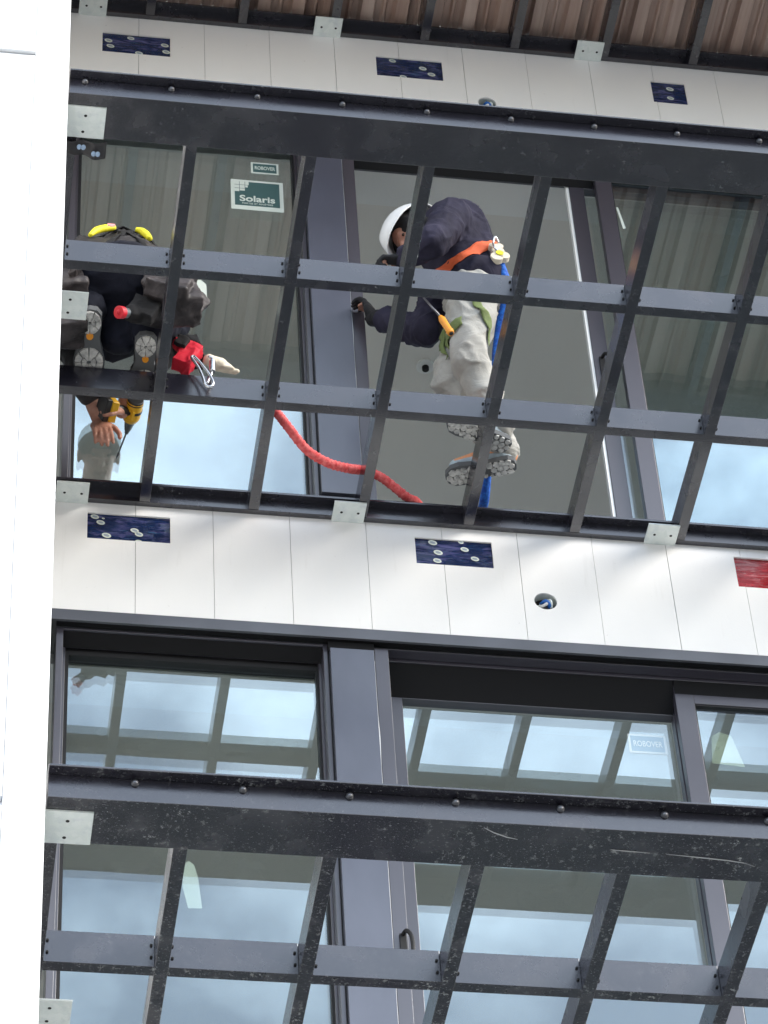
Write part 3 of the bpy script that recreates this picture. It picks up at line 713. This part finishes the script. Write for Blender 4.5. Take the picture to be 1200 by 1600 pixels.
    if toe_mat: paint(up, toe_mat, lambda c: (inv_ @ c).z < .058 or (inv_ @ c).x > .10)
    s = bpy.data.objects.new('sole', me); COL.objects.link(s); s.parent = up
    return up

def local_frame(origin, up, fwd):
    u = Vector(up).normalized(); f = Vector(fwd); f = (f - u*f.dot(u)).normalized(); r = f.cross(u)
    m = Matrix((r, f, u)).transposed().to_4x4(); m.translation = Vector(origin); return m
def head_prims(Mh):
    T = lambda x, y, z: Mh @ Vector((x, y, z)); rot = Mh.to_3x3()
    pr = [('b', T(0, -.012, .025), .10, (.78, .95, .98), rot), ('b', T(0, .028, -.035), .07, (.82, .90, 1.05), rot), ('b', T(0, .062, -.088), .028, (1.05, .9, .8), rot),
          ('c', T(0, .088, .008), .010, T(0, .110, -.028), .015), ('c', T(-.03, .082, .022), .010, T(.03, .082, .022), .010), ('c', T(-.022, .086, -.060), .009, T(.022, .086, -.060), .009),
          ('b', T(-.079, -.005, -.01), .026, (.35, .75, 1.2), rot), ('b', T(.079, -.005, -.01), .026, (.35, .75, 1.2), rot)]
    return pr
def face_bits(Mh, body):
    for s in (-1, 1):
        bm = bmesh.new(); ball(bm, Mh @ Vector((s*.030, .0755, .005)), .0065, sub=2); finish('eye', bm, M_EYE, body, smooth=True)
def finger(pts, r0, r1):
    out_ = []; n = len(pts) - 1
    for i in range(n): out_.append(('c', pts[i], r0 + (r1 - r0)*i/n, pts[i+1], r0 + (r1 - r0)*(i+1)/n))
    return out_
def hand_prims(Mh, curl=.3, spread=.05, thumb=.6, side=1, wrist=None, k=1.0):
    """hand frame: +y along the fingers, +z back of the hand, x across; side=+1 thumb at +x"""
    T = lambda x, y, z: Mh @ Vector((x*k, y*k, z*k)); pr = [('b', T(0, .0, 0), .040*k, (1.0, 1.05, .42), Mh.to_3x3()), ('b', T(0, .030, 0), .036*k, (1.12, .6, .40), Mh.to_3x3()), ('c', T(0, -.035, 0), .024*k, T(0, .01, 0), .020*k)]
    for i, (bx, L_) in enumerate(((.030, .070), (.0105, .080), (-.0095, .074), (-.029, .058))):
        a = 0; p = Vector((bx*side, .042, .002)); pts = [p.copy()]; cu = curl*(1 + .12*i); d0 = bx*side*spread*40
        for q, fr in enumerate((.45, .30, .25)):
            a += cu*(1.0 if q else .7); p = p + Vector((d0*.004*fr*10, L_*fr*math.cos(a), -L_*fr*math.sin(a))); pts.append(p.copy())
        pr += finger([T(*q) for q in pts], .0092*k, .0072*k)
    s = side; t = thumb
    pr += finger([T(.026*s, -.018, -.004), T((.040 + .012*t)*s, .006, -.012), T((.046 + .020*t)*s, .034, -.020 - .012*curl), T((.042 + .022*t)*s, .056, -.026 - .02*curl)], .0125*k, .0085*k)
    if wrist is not None: pr += [('c', T(0, -.035, 0), .025*k, wrist, .030*k)]
    return pr
def helmet(parent, Mh, m):
    bm = bmesh.new(); rings = []; nu = 36; prof = []
    for j in range(13):
        t = j/12*math.pi/2; prof.append((math.cos(t), math.sin(t)))
    for rr, zz_ in prof[:-1]:
        rings.append([bm.verts.new(Mh @ Vector((.114*rr*math.cos(2*math.pi*i/nu), -.008 + .140*rr*math.sin(2*math.pi*i/nu), .035 + .118*zz_ + (.008*math.exp(-((math.cos(2*math.pi*i/nu)*rr)/.22)**2) if rr > .2 else .008)))) for i in range(nu)])
    # brim: a skirt that reaches out at the front and a little at the sides
    br = []
    for i in range(nu):
        a = 2*math.pi*i/nu; f = max(0, math.sin(a)); br.append(bm.verts.new(Mh @ Vector(((.120 + .002*f)*math.cos(a), -.008 + (.145 + .026*f**3)*math.sin(a), .022 - .004*f))))
    top = bm.verts.new(Mh @ Vector((0, -.008, .161)))
    seq = [br] + rings
    for a, b in zip(seq, seq[1:]):
        for i in range(nu): bm.faces.new((a[i], a[(i+1) % nu], b[(i+1) % nu], b[i]))
    for i in range(nu): bm.faces.new((rings[-1][i], rings[-1][(i+1) % nu], top))
    o = finish('hard_hat', bm, m, parent, smooth=True); s = o.modifiers.new('s', 'SOLIDIFY'); s.thickness = .004
    return o

# ================= worker standing in front of the open doorway
pr_ = root('person', 'worker in white hard hat, navy jacket and pale trousers bending left before the open doorway', 'person')
Mh = local_frame((1.322, -.405, 1.240), (-.64, .40, .65), (-.78, .02, -.62))
handM = local_frame((1.180, -.050, 1.165), (.55, -.80, .25), (-.20, .10, 1)); handM = local_frame((1.180, -.052, 1.160), (.75, -.62, .15), (-.15, .05, 1))
handN = local_frame((1.205, -.500, .955), (0, -.5, .8), (-1, .2, .1))
body = solid('body', head_prims(Mh) + [('c', (1.31, -.405, 1.235), .055, (1.41, -.405, 1.25), .06),
    ('b', (1.47, -.41, 1.18), .13, (1, 1.1, 1)), ('c', (1.47, -.41, 1.18), .11, (1.53, -.385, .92), .10),
    ('c', (1.44, -.24, 1.20), .05, (1.36, -.22, .87), .042), ('c', (1.36, -.22, .87), .04, (1.20, -.085, 1.10), .028),
    ('c', (1.42, -.57, 1.15), .05, (1.33, -.61, .94), .042), ('c', (1.33, -.61, .94), .04, (1.24, -.515, .955), .028),
    ('c', (1.50, -.45, .86), .075, (1.465, -.425, .47), .052), ('c', (1.465, -.425, .47), .05, (1.575, -.345, .20), .034),
    ('c', (1.53, -.30, .87), .075, (1.43, -.25, .53), .042), ('c', (1.43, -.25, .53), .04, (1.625, -.225, .20), .034)]
    + hand_prims(handM, .55, .02, .6, 1, None, .80) + hand_prims(handN, .9, 0, .3, 1, None, .86), M_SKIN, pr_, .0065, 3)
face_bits(Mh, body)
hood = solid('hood', [('b', Mh @ Vector((0, -.030, .020)), .112, (.86, .96, 1.0), Mh.to_3x3()), ('c', Mh @ Vector((0, -.01, -.06)), .082, (1.37, -.405, 1.235), .085),
    ('c', Mh @ Vector((-.058, .025, -.07)), .030, Mh @ Vector((-.060, .03, .06)), .030), ('c', Mh @ Vector((.058, .025, -.07)), .030, Mh @ Vector((.060, .03, .06)), .030),
    ('c', Mh @ Vector((-.05, .04, -.095)), .028, Mh @ Vector((.05, .04, -.095)), .028), ('c', Mh @ Vector((-.05, .035, .070)), .030, Mh @ Vector((.05, .035, .070)), .030)], M_BLACKC, pr_, .008, 4, (.004, 12, 1.5))
helmet(pr_, Mh, M_HELM)
jacket = solid('jacket', [('c', (1.525, -.395, .97), .128, (1.465, -.41, 1.17), .155), ('b', (1.475, -.41, 1.25), .138, (1.0, 1.15, .9)), ('b', (1.43, -.555, 1.17), .085), ('b', (1.45, -.255, 1.23), .085),
    ('c', (1.40, -.405, 1.235), .100, (1.44, -.405, 1.24), .13), ('b', (1.530, -.395, .93), .140, (.95, 1.15, .62)),
    ('c', (1.44, -.24, 1.20), .072, (1.365, -.22, .875), .066), ('c', (1.365, -.22, .875), .066, (1.225, -.105, 1.065), .046),
    ('c', (1.42, -.57, 1.15), .078, (1.33, -.61, .94), .066), ('c', (1.33, -.61, .94), .064, (1.245, -.525, .955), .048)], M_NAVY, pr_, .009, 4, (.017, 6, 1.1, 3))
glove1 = solid('glove', hand_prims(handM, .55, .02, .6, 1, (1.20, -.085, 1.095), 1.16), M_GLOVE, pr_, .0055, 2)
glove2 = solid('glove', hand_prims(handN, .9, 0, .3, 1, (1.245, -.517, .955), 1.10), M_GLOVE, pr_, .0055, 2)
trous = solid('trousers', [('b', (1.530, -.385, .89), .125, (.95, 1.15, .85)), ('c', (1.505, -.455, .84), .098, (1.465, -.425, .50), .074), ('c', (1.465, -.425, .50), .070, (1.572, -.348, .205), .060),
    ('c', (1.535, -.30, .86), .098, (1.432, -.252, .55), .072), ('c', (1.432, -.252, .55), .068, (1.618, -.228, .205), .060), ('b', (1.470, -.42, .46), .074), ('b', (1.615, -.228, .205), .064), ('b', (1.572, -.35, .205), .066)], M_SAND, pr_, .008, 3, (.017, 6.5, 1.0, 1))
boot(pr_, (1.615, -.325, .1065), (1.368, -.435, .1065), M_TAN, M_RUBBER, M_TOE, ankle=(1.578, -.345, .19))
boot(pr_, (1.655, -.245, .1065), (1.402, -.145, .1065), M_TAN, M_RUBBER, M_TOE, ankle=(1.628, -.225, .19))
# harness
band_on('harness_belt', [(1.377, -.397, .999), (1.404, -.454, .966), (1.435, -.492, .963), (1.469, -.523, .975), (1.504, -.544, .997), (1.530, -.551, 1.019), (1.575, -.545, 1.050), (1.62, -.52, 1.075), (1.66, -.46, 1.08), (1.69, -.38, 1.08)], .046, jacket, M_ORANGE, jacket, axis=(-.45, -.35, .9))
band_on('harness_leg_strap', [(1.475, -.562, .80), (1.488, -.560, .731), (1.510, -.548, .680), (1.540, -.530, .630), (1.560, -.500, .580), (1.566, -.461, .535)], .040, trous, M_GREEN, trous, off=.006, axis=(.8, 0, .5))
band_on('harness_leg_strap', [(1.43, -.53, .60), (1.412, -.44, .60), (1.410, -.38, .64), (1.41, -.33, .70), (1.41, -.30, .78)], .045, trous, M_GREEN, trous, off=.007, axis=(0, .1, 1))
band_on('harness_leg_strap', [(1.416, -.34, .80), (1.405, -.32, .73), (1.398, -.315, .665), (1.411, -.336, .590)], .030, trous, M_GREEN, trous, off=.012, axis=(0, 1, 0))
rehome(pr_, (1.5, -.3, .106))
# rope grab and blue lanyard
rg = root('rope_grab', 'cream and yellow rope grab with steel gate hanging at the harness of the standing worker', 'rope grab')
bm = bmesh.new(); q = local_frame((1.600, -.545, .985), (-.15, .1, 1), (.1, -1, -.3))
for (x, z, r) in ((-.014, .045, .016), (.012, .046, .016), (-.016, -.02, .024), (.014, -.03, .026), (0, .01, .026)): cyl(bm, q @ Vector((x, .012, z)), q @ Vector((x, -.012, z)), r, seg=18)
finish('grab_body', bm, M_BEIGE, rg, bevel=.002)
bm = bmesh.new(); cyl(bm, q @ Vector((0, .0135, -.012)), q @ Vector((0, .017, -.012)), .015, seg=16); box(bm, 0, .001, 0, .001, 0, .001); finish('grab_label', bm, M_YEL, rg)
tube('gate', [q @ Vector((-.014, .014, .06)), q @ Vector((.0, .03, .075)), q @ Vector((.012, .02, .05)), q @ Vector((.016, .02, .015)), q @ Vector((.006, .016, .0))], .0042, M_CHROME, rg)
rehome(rg, (1.612, -.455, 1.0))
bl = tube('safety_lanyard', [(1.610, -.525, .955), (1.636, -.47, .88), (1.634, -.41, .81), (1.620, -.37, .72), (1.600, -.36, .60), (1.590, -.335, .46), (1.586, -.24, .38), (1.583, -.14, .315), (1.588, -.02, .262), (1.592, .06, .232), (1.60, .18, .262), (1.60, .30, .16), (1.58, .6, .10)], .0195, M_BLUER, None, seg=12, radii=[.016, .024, .026, .025, .022, .020, .019, .019, .019, .019, .019, .019, .019])
tag(bl, 'thick blue webbing lanyard dropping from the standing worker into the open doorway', 'lanyard')
# screwdriver in the pocket
sc_ = root('screwdriver', 'long screwdriver with orange handle tucked at the thigh of the standing worker', 'screwdriver')
a, b, c = Vector((1.284, -.57, .654)), Vector((1.338, -.585, .532)), Vector((1.372, -.592, .430))
bm = bmesh.new(); cyl(bm, a, b, .0035, .0045, seg=10); finish('shaft', bm, M_BOLT, sc_, smooth=True)
d = (c - b); bm = bmesh.new(); cyl(bm, b, b + d*.15, .008, .013, seg=14); cyl(bm, b + d*.15, b + d*.85, .014, .0125, seg=14); cyl(bm, b + d*.85, c, .0155, .013, seg=14); cyl(bm, c, c + d*.03, .009, .008, seg=12, mi=1); finish('handle', bm, [M_ORHANDLE, M_TOOLK], sc_, bevel=.0015)
rehome(sc_, a)

# ================= worker squatting at the left window
pl = root('person', 'squatting worker in dark clothing seen from below, grey boot soles showing, driving a screw', 'person')
Mh2 = local_frame((.150, -.300, .850), (0, .80, .60), (.05, .60, -.80))
h1 = local_frame((.150, -.222, .285), (.30, -.60, .70), (-.55, .40, -.70)); h2 = local_frame((.100, -.200, .210), (-.10, -.85, .30), (.16, .10, -1))
bodyL = solid('body', head_prims(Mh2) + [('c', (.15, -.34, .83), .055, (.14, -.46, .74), .065), ('b', (.14, -.56, .70), .13, (1.1, 1, 1)), ('c', (.14, -.56, .70), .12, (.13, -.76, .42), .12),
    ('c', (-.03, -.50, .76), .05, (-.035, -.40, .48), .042), ('c', (-.035, -.40, .48), .04, (.075, -.225, .27), .028), ('c', (.31, -.50, .76), .05, (.33, -.38, .50), .042), ('c', (.33, -.38, .50), .04, (.195, -.235, .36), .028),
    ('c', (.04, -.75, .40), .085, (-.03, -.46, .54), .052), ('c', (-.03, -.46, .54), .05, (.012, -.735, .22), .030), ('c', (.22, -.75, .40), .085, (.33, -.45, .52), .052), ('c', (.33, -.45, .52), .05, (.224, -.66, .22), .030)]
    + hand_prims(h1, 1.05, 0, .3, -1, (.200, -.245, .375)) + hand_prims(h2, .32, .05, 1.0, -1, (.072, -.228, .285)), M_SKIN, pl, .0055, 2)
face_bits(Mh2, bodyL)
capL = solid('cap', [('b', Mh2 @ Vector((0, -.018, .040)), .108, (.82, .98, .86), Mh2.to_3x3()), ('c', Mh2 @ Vector((-.04, .09, .045)), .010, Mh2 @ Vector((.04, .09, .045)), .010)], M_BLACKC, pl, .009, 4)
jackL = solid('jacket', [('c', (.13, -.71, .46), .150, (.14, -.56, .66), .160), ('b', (.14, -.56, .70), .115, (1.25, 1, 1)), ('b', (-.03, -.505, .75), .085), ('b', (.31, -.505, .75), .085),
    ('c', (-.03, -.50, .75), .074, (-.04, -.41, .48), .066), ('c', (-.04, -.41, .48), .066, (.045, -.27, .305), .050), ('c', (.31, -.50, .75), .074, (.335, -.39, .50), .066), ('c', (.335, -.39, .50), .064, (.225, -.27, .385), .050),
    ('c', (.05, -.79, .42), .070, (.22, -.79, .42), .070), ('b', (.02, -.66, .56), .12, (1, 1, 1))], M_CHAR, pl, .010, 5, (.016, 9, 1.6, 9))
trL = solid('trousers', [('b', (.13, -.76, .40), .140, (1.15, 1, .85)), ('b', (.12, -.62, .36), .12, (1.1, 1.1, .9)), ('b', (.12, -.50, .38), .10), ('b', (.13, -.60, .27), .08), ('c', (.04, -.75, .40), .105, (-.03, -.47, .54), .078), ('c', (-.03, -.47, .54), .076, (.010, -.735, .235), .066), ('c', (.22, -.75, .40), .105, (.33, -.46, .52), .078), ('c', (.33, -.46, .52), .076, (.225, -.665, .235), .066)], M_DKBLUE, pl, .010, 5, (.010, 8, 2, 5))
boot(pl, (.012, -.795, .146), (.034, -.510, .115), M_BOOTBK, M_RUBBER, oval_mat=M_ORHANDLE, ankle=(.012, -.735, .26), style='chunk', scale=1.06)
boot(pl, (.222, -.705, .150), (.240, -.425, .115), M_BOOTBK, M_RUBBER, oval_mat=M_ORHANDLE, ankle=(.224, -.66, .26), style='chunk')
# harness yoke with yellow pads over the back
for pa in ([(.006, -.782, .600), (.030, -.770, .645), (.062, -.762, .672), (.100, -.754, .690)], [(.176, -.752, .694), (.198, -.750, .688), (.216, -.752, .668), (.230, -.760, .635)]):
    tube('shoulder_pad', pa, .013, M_YEL, jackL, seg=12, radii=[.008, .014, .015, .010])
band_on('harness_strap', [(-.02, -.70, .66), (.04, -.72, .74), (.10, -.72, .80), (.17, -.71, .81), (.23, -.70, .77), (.29, -.66, .68)], .045, jackL, M_BLACKC, jackL, off=.005, thick=.004)
band_on('harness_strap', [(.02, -.70, .80), (.10, -.78, .70), (.16, -.84, .58), (.22, -.88, .46)], .045, jackL, M_BLACKC, jackL, off=.004)
band_on('harness_strap', [(.25, -.70, .80), (.17, -.78, .70), (.11, -.84, .58), (.05, -.88, .46)], .045, jackL, M_BLACKC, jackL, off=.004)
bm = bmesh.new(); qf = local_frame((.080, -.835, .600), (0, .45, .85), (0, -1, .3))
vs = [bm.verts.new(qf @ Vector((x, y, z))) for y in (.0, .004) for x, z in ((-.014, .018), (.014, .018), (.014, -.010), (0, -.026), (-.014, -.010))]
bm.faces.new(vs[:5]); bm.faces.new(vs[5:][::-1])
for i in range(5): bm.faces.new((vs[i], vs[(i+1) % 5], vs[5 + (i+1) % 5], vs[5+i]))
finish('harness_tag', bm, M_PINK, jackL)
rehome(pl, (.12, -.6, .114))

# tool belt things
def bag(name, label, cat, prims, m, wr=(.010, 9, 1, 2), vox=.007, sm=2, parts=None):
    o = solid(name, prims, m, None, vox, sm, wr); tag(o, label, cat); return o
rx = lambda a: Matrix.Rotation(a, 3, 'X'); ry = lambda a: Matrix.Rotation(a, 3, 'Y'); rz = lambda a: Matrix.Rotation(a, 3, 'Z')
tp = root('tool_pouch', 'creased grey leather tool pouch on the right hip of the squatting worker', 'tool pouch')
solid('pouch_body', [('o', (.300, -.800, .330), (.075, .050, .115), ry(.25) @ rx(-.3)), ('o', (.335, -.760, .300), (.065, .060, .105), ry(-.2) @ rx(-.2))], M_LEATH, tp, .007, 2, (.015, 7, 1.0, 2))
solid('pouch_flap', [('o', (.385, -.735, .345), (.060, .012, .060), rz(.5) @ ry(.5)), ('o', (.250, -.865, .330), (.035, .010, .090), ry(.35) @ rz(-.3))], M_LEATH, tp, .005, 1, (.008, 14, 1, 6))
solid('pouch_pocket', [('o', (.262, -.850, .270), (.045, .030, .075), ry(.3) @ rx(-.4))], M_LEATH, tp, .006, 1, (.008, 13, 1, 4))
rehome(tp, (.31, -.79, .22))
tq = root('tool_pouch', 'smaller brown-grey leather tool pouch on the left hip, beside the white wall', 'tool pouch')
solid('pouch_body', [('o', (-.065, -.775, .340), (.050, .050, .105), ry(-.2) @ rx(-.2)), ('o', (-.085, -.70, .215), (.060, .060, .10), ry(-.3))], M_LEATH, tq, .007, 2, (.015, 7, 1.0, 12))
solid('pouch_flap', [('o', (-.03, -.845, .36), (.014, .03, .085), ry(.35))], M_LEATH, tq, .005, 1, (.006, 14, 1, 6))
rehome(tq, (-.07, -.75, .2))
hm = root('hand_tool', 'black tubular tool with a red end cap poking out of the tool belt', 'tool')
bm = bmesh.new(); A_, B_ = Vector((.112, -.845, .100)), Vector((.262, -.745, .215)); dv = (B_ - A_).normalized()
cyl(bm, A_ + dv*.022, A_ + dv*.055, .020, .017, seg=20); finish('collar', bm, M_TOOLG, hm, smooth=False, bevel=.001)
bm = bmesh.new(); cyl(bm, A_ - dv*.004, A_ + dv*.0215, .0235, .022, seg=24); ball(bm, A_ - dv*.002, .010, sub=2, mi=1); finish('end_cap', bm, [M_REDP, M_REDP], hm, bevel=.002)
solid('holster', [('c', A_ + dv*.065, .030, B_, .045), ('o', tuple(A_ + dv*.10 + Vector((.02, 0, .02))), (.05, .03, .045), ry(.4))], M_BLACKC, hm, .006, 2, (.006, 12, 1, 3))
rehome(hm, A_)
SH = Vector((.011, .095, .109))
rb = root('red_pouch', 'small red pouch with black mouth hanging from the belt of the squatting worker', 'pouch')
solid('pouch_body', [('o', (.375, -.655, .105), (.036, .030, .062), ry(.45)), ('c', (.34, -.66, .17), .022, (.40, -.64, .15), .026)], M_REDB, rb, .005, 1, (.007, 16, 1, 3))
solid('pouch_lining', [('o', (.352, -.690, .150), (.024, .010, .026), ry(.5)), ('o', (.385, -.60, .20), (.045, .035, .06), ry(-.2))], M_BLACKC, rb, .005, 1, (.005, 14, 1, 3))
tube('eyelet', [(.395 + .011*math.cos(t_*math.pi/4), -.697, .052 + .011*math.sin(t_*math.pi/4)) for t_ in range(9)], .0035, M_CHROME, rb, seg=8, res=3)
rehome(rb, (.375, -.655, .05)); rb.location += SH
cb = root('carabiner', 'large silver carabiner hanging below the red pouch in front of the steel', 'carabiner')
ring = [(.392, .058), (.412, .030), (.432, -.005), (.452, -.045), (.462, -.080), (.452, -.104), (.434, -.096), (.426, -.060), (.412, -.010), (.396, .025), (.384, .050), (.392, .058)]
tube('frame', [(x, -.705, z) for x, z in ring], .0055, M_CHROME, cb, seg=10, res=5)
tube('gate', [(.440, -.702, -.084), (.458, -.700, -.02), (.462, -.698, .052), (.448, -.70, .070)], .0050, M_CHROME, cb, seg=10)
bm = bmesh.new(); cyl(bm, (.4595, -.701, -.015), (.4615, -.699, .045), .0115, seg=18); finish('lock_sleeve', bm, M_CHROME, cb, bevel=.0015)
rehome(cb, (.43, -.705, -.1)); cb.location += SH
gv = solid('work_glove', [('c', (.455, -.640, .118), .022, (.500, -.620, .118), .027), ('c', (.500, -.620, .118), .027, (.530, -.61, .112), .018), ('c', (.53, -.61, .112), .012, (.565, -.605, .106), .008), ('c', (.525, -.60, .118), .011, (.558, -.59, .118), .008), ('c', (.515, -.63, .098), .010, (.545, -.63, .092), .007)], M_BEIGE, None, .004, 2, (.003, 22, 1, 2))
gv.location += SH; tag(gv, 'beige leather work glove clipped beside the silver carabiner', 'glove')
# red shock-absorbing lanyard sagging across two bays
pts = [(.60, -.47, .150), (.68, -.44, .140), (.722, -.415, .125), (.775, -.375, .085), (.855, -.290, .060), (.945, -.225, .068), (1.03, -.18, .095), (1.090, -.150, .122), (1.165, -.115, .128), (1.27, -.035, .118), (1.32, .03, .16), (1.36, .14, .20), (1.40, .4, .12)]
bm = bmesh.new(); PP = [Vector(q) for q in pts]; C_ = [PP[0]*2 - PP[1]] + PP + [PP[-1]*2 - PP[-2]]; path = []
for i in range(1, len(C_)-2):
    for k in range(26):
        t = k/26; a, b, c, d = C_[i-1], C_[i], C_[i+1], C_[i+2]; path.append(.5*((2*b) + (-a+c)*t + (2*a-5*b+4*c-d)*t*t + (-a+3*b-3*c+d)*t**3))
rings = []
for i, pnt in enumerate(path[:-1]):
    d = (path[i+1] - pnt).normalized(); n = d.cross(Vector((0, .6, .8))).normalized(); b = d.cross(n)
    rr = .0155 + .0009*math.sin(i*1.25) + .0026*noise.noise(Vector((i*.8, 1, 0)))
    rings.append([bm.verts.new(pnt + (rr + .002*noise.noise(Vector((i*.5, k, 4))))*(math.cos(2*math.pi*k/14)*n*1.12 + math.sin(2*math.pi*k/14)*b)) for k in range(14)])
for i in range(len(rings)-1):
    for k in range(14): bm.faces.new((rings[i][k], rings[i][(k+1) % 14], rings[i+1][(k+1) % 14], rings[i+1][k]))
bm.faces.new(rings[0]); bm.faces.new(rings[-1][::-1])
M_REDL = mat('red_lanyard_sleeve', (.70, .09, .09), .85); v = coords(M_REDL); lk(M_REDL, mixc(M_REDL, noisef(M_REDL, v, 60, 3, .6, .35, .7), (.66, .06, .065), (.85, .20, .19)), P(M_REDL).inputs['Base Color']); bump(M_REDL, noisef(M_REDL, v, 220, 2, .5, .3, .7), .4, .002)
rl = finish('elastic_lanyard', bm, M_REDL, None, smooth=True); tag(rl, 'crinkled red elastic lanyard sagging under the middle frame towards the doorway', 'lanyard')
# impact driver in the right hand
dr = root('impact_driver', 'yellow and black cordless impact driver held sideways by the squatting worker', 'impact driver')
rear, nose, tip = Vector((.226, -.245, .312)), Vector((.208, -.105, .300)), Vector((.182, .060, .318)); ax = (nose - rear).normalized(); bat = Vector((.055, -.300, .212)); mid = rear + ax*.055
hd = (bat - mid).normalized()
bm = bmesh.new(); cyl(bm, rear, rear + ax*.075, .032, .034, seg=24); cyl(bm, rear + ax*.075, rear + ax*.095, .034, .026, seg=24)
for s_ in (-.012, 0, .012):
    o_ = ax.cross(hd).normalized()*s_; 
finish('motor_housing', bm, M_TOOLY, dr, bevel=.003)
bm = bmesh.new(); cyl(bm, rear - ax*.006, rear + ax*.012, .0305, .033, seg=24); finish('rear_cap', bm, M_TOOLK, dr, bevel=.002)
bm = bmesh.new(); cyl(bm, rear + ax*.036, rear + ax*.048, .0352, seg=24); finish('grip_band', bm, M_TOOLK, dr, bevel=.001)
bm = bmesh.new(); cyl(bm, rear + ax*.095, nose, .022, .012, seg=20); cyl(bm, nose, nose + ax*.015, .009, .008, seg=14); finish('nose', bm, M_TOOLG, dr, bevel=.001)
bm = bmesh.new(); cyl(bm, nose, tip - (tip-nose).normalized()*.025, .0035, seg=10); cyl(bm, tip - (tip-nose).normalized()*.03, tip, .0055, .002, seg=10); finish('bit', bm, M_BOLT, dr, smooth=True)
solid('grip', [('c', mid, .020, mid + hd*.11, .018), ('c', mid + hd*.02 + ax*.018, .012, mid + hd*.05 + ax*.012, .010)], M_TOOLK, dr, .004, 2)
bq = Matrix((ax, hd.cross(ax).normalized(), hd)).transposed()
def obx(name, c, h, m): 
    bm = bmesh.new(); box(bm, -h[0], h[0], -h[1], h[1], -h[2], h[2])
    for v_ in bm.verts: v_.co = bq @ v_.co + c
    return finish(name, bm, m, dr, bevel=.004)
obx('battery', mid + hd*.150, (.052, .030, .014), M_TOOLK); obx('battery_foot', mid + hd*.118, (.048, .0315, .018), M_TOOLY); obx('side_plate', mid - ax.cross(hd)*0 + hd*.012, (.020, .0325, .016), M_TOOLY)
rehome(dr, mid)
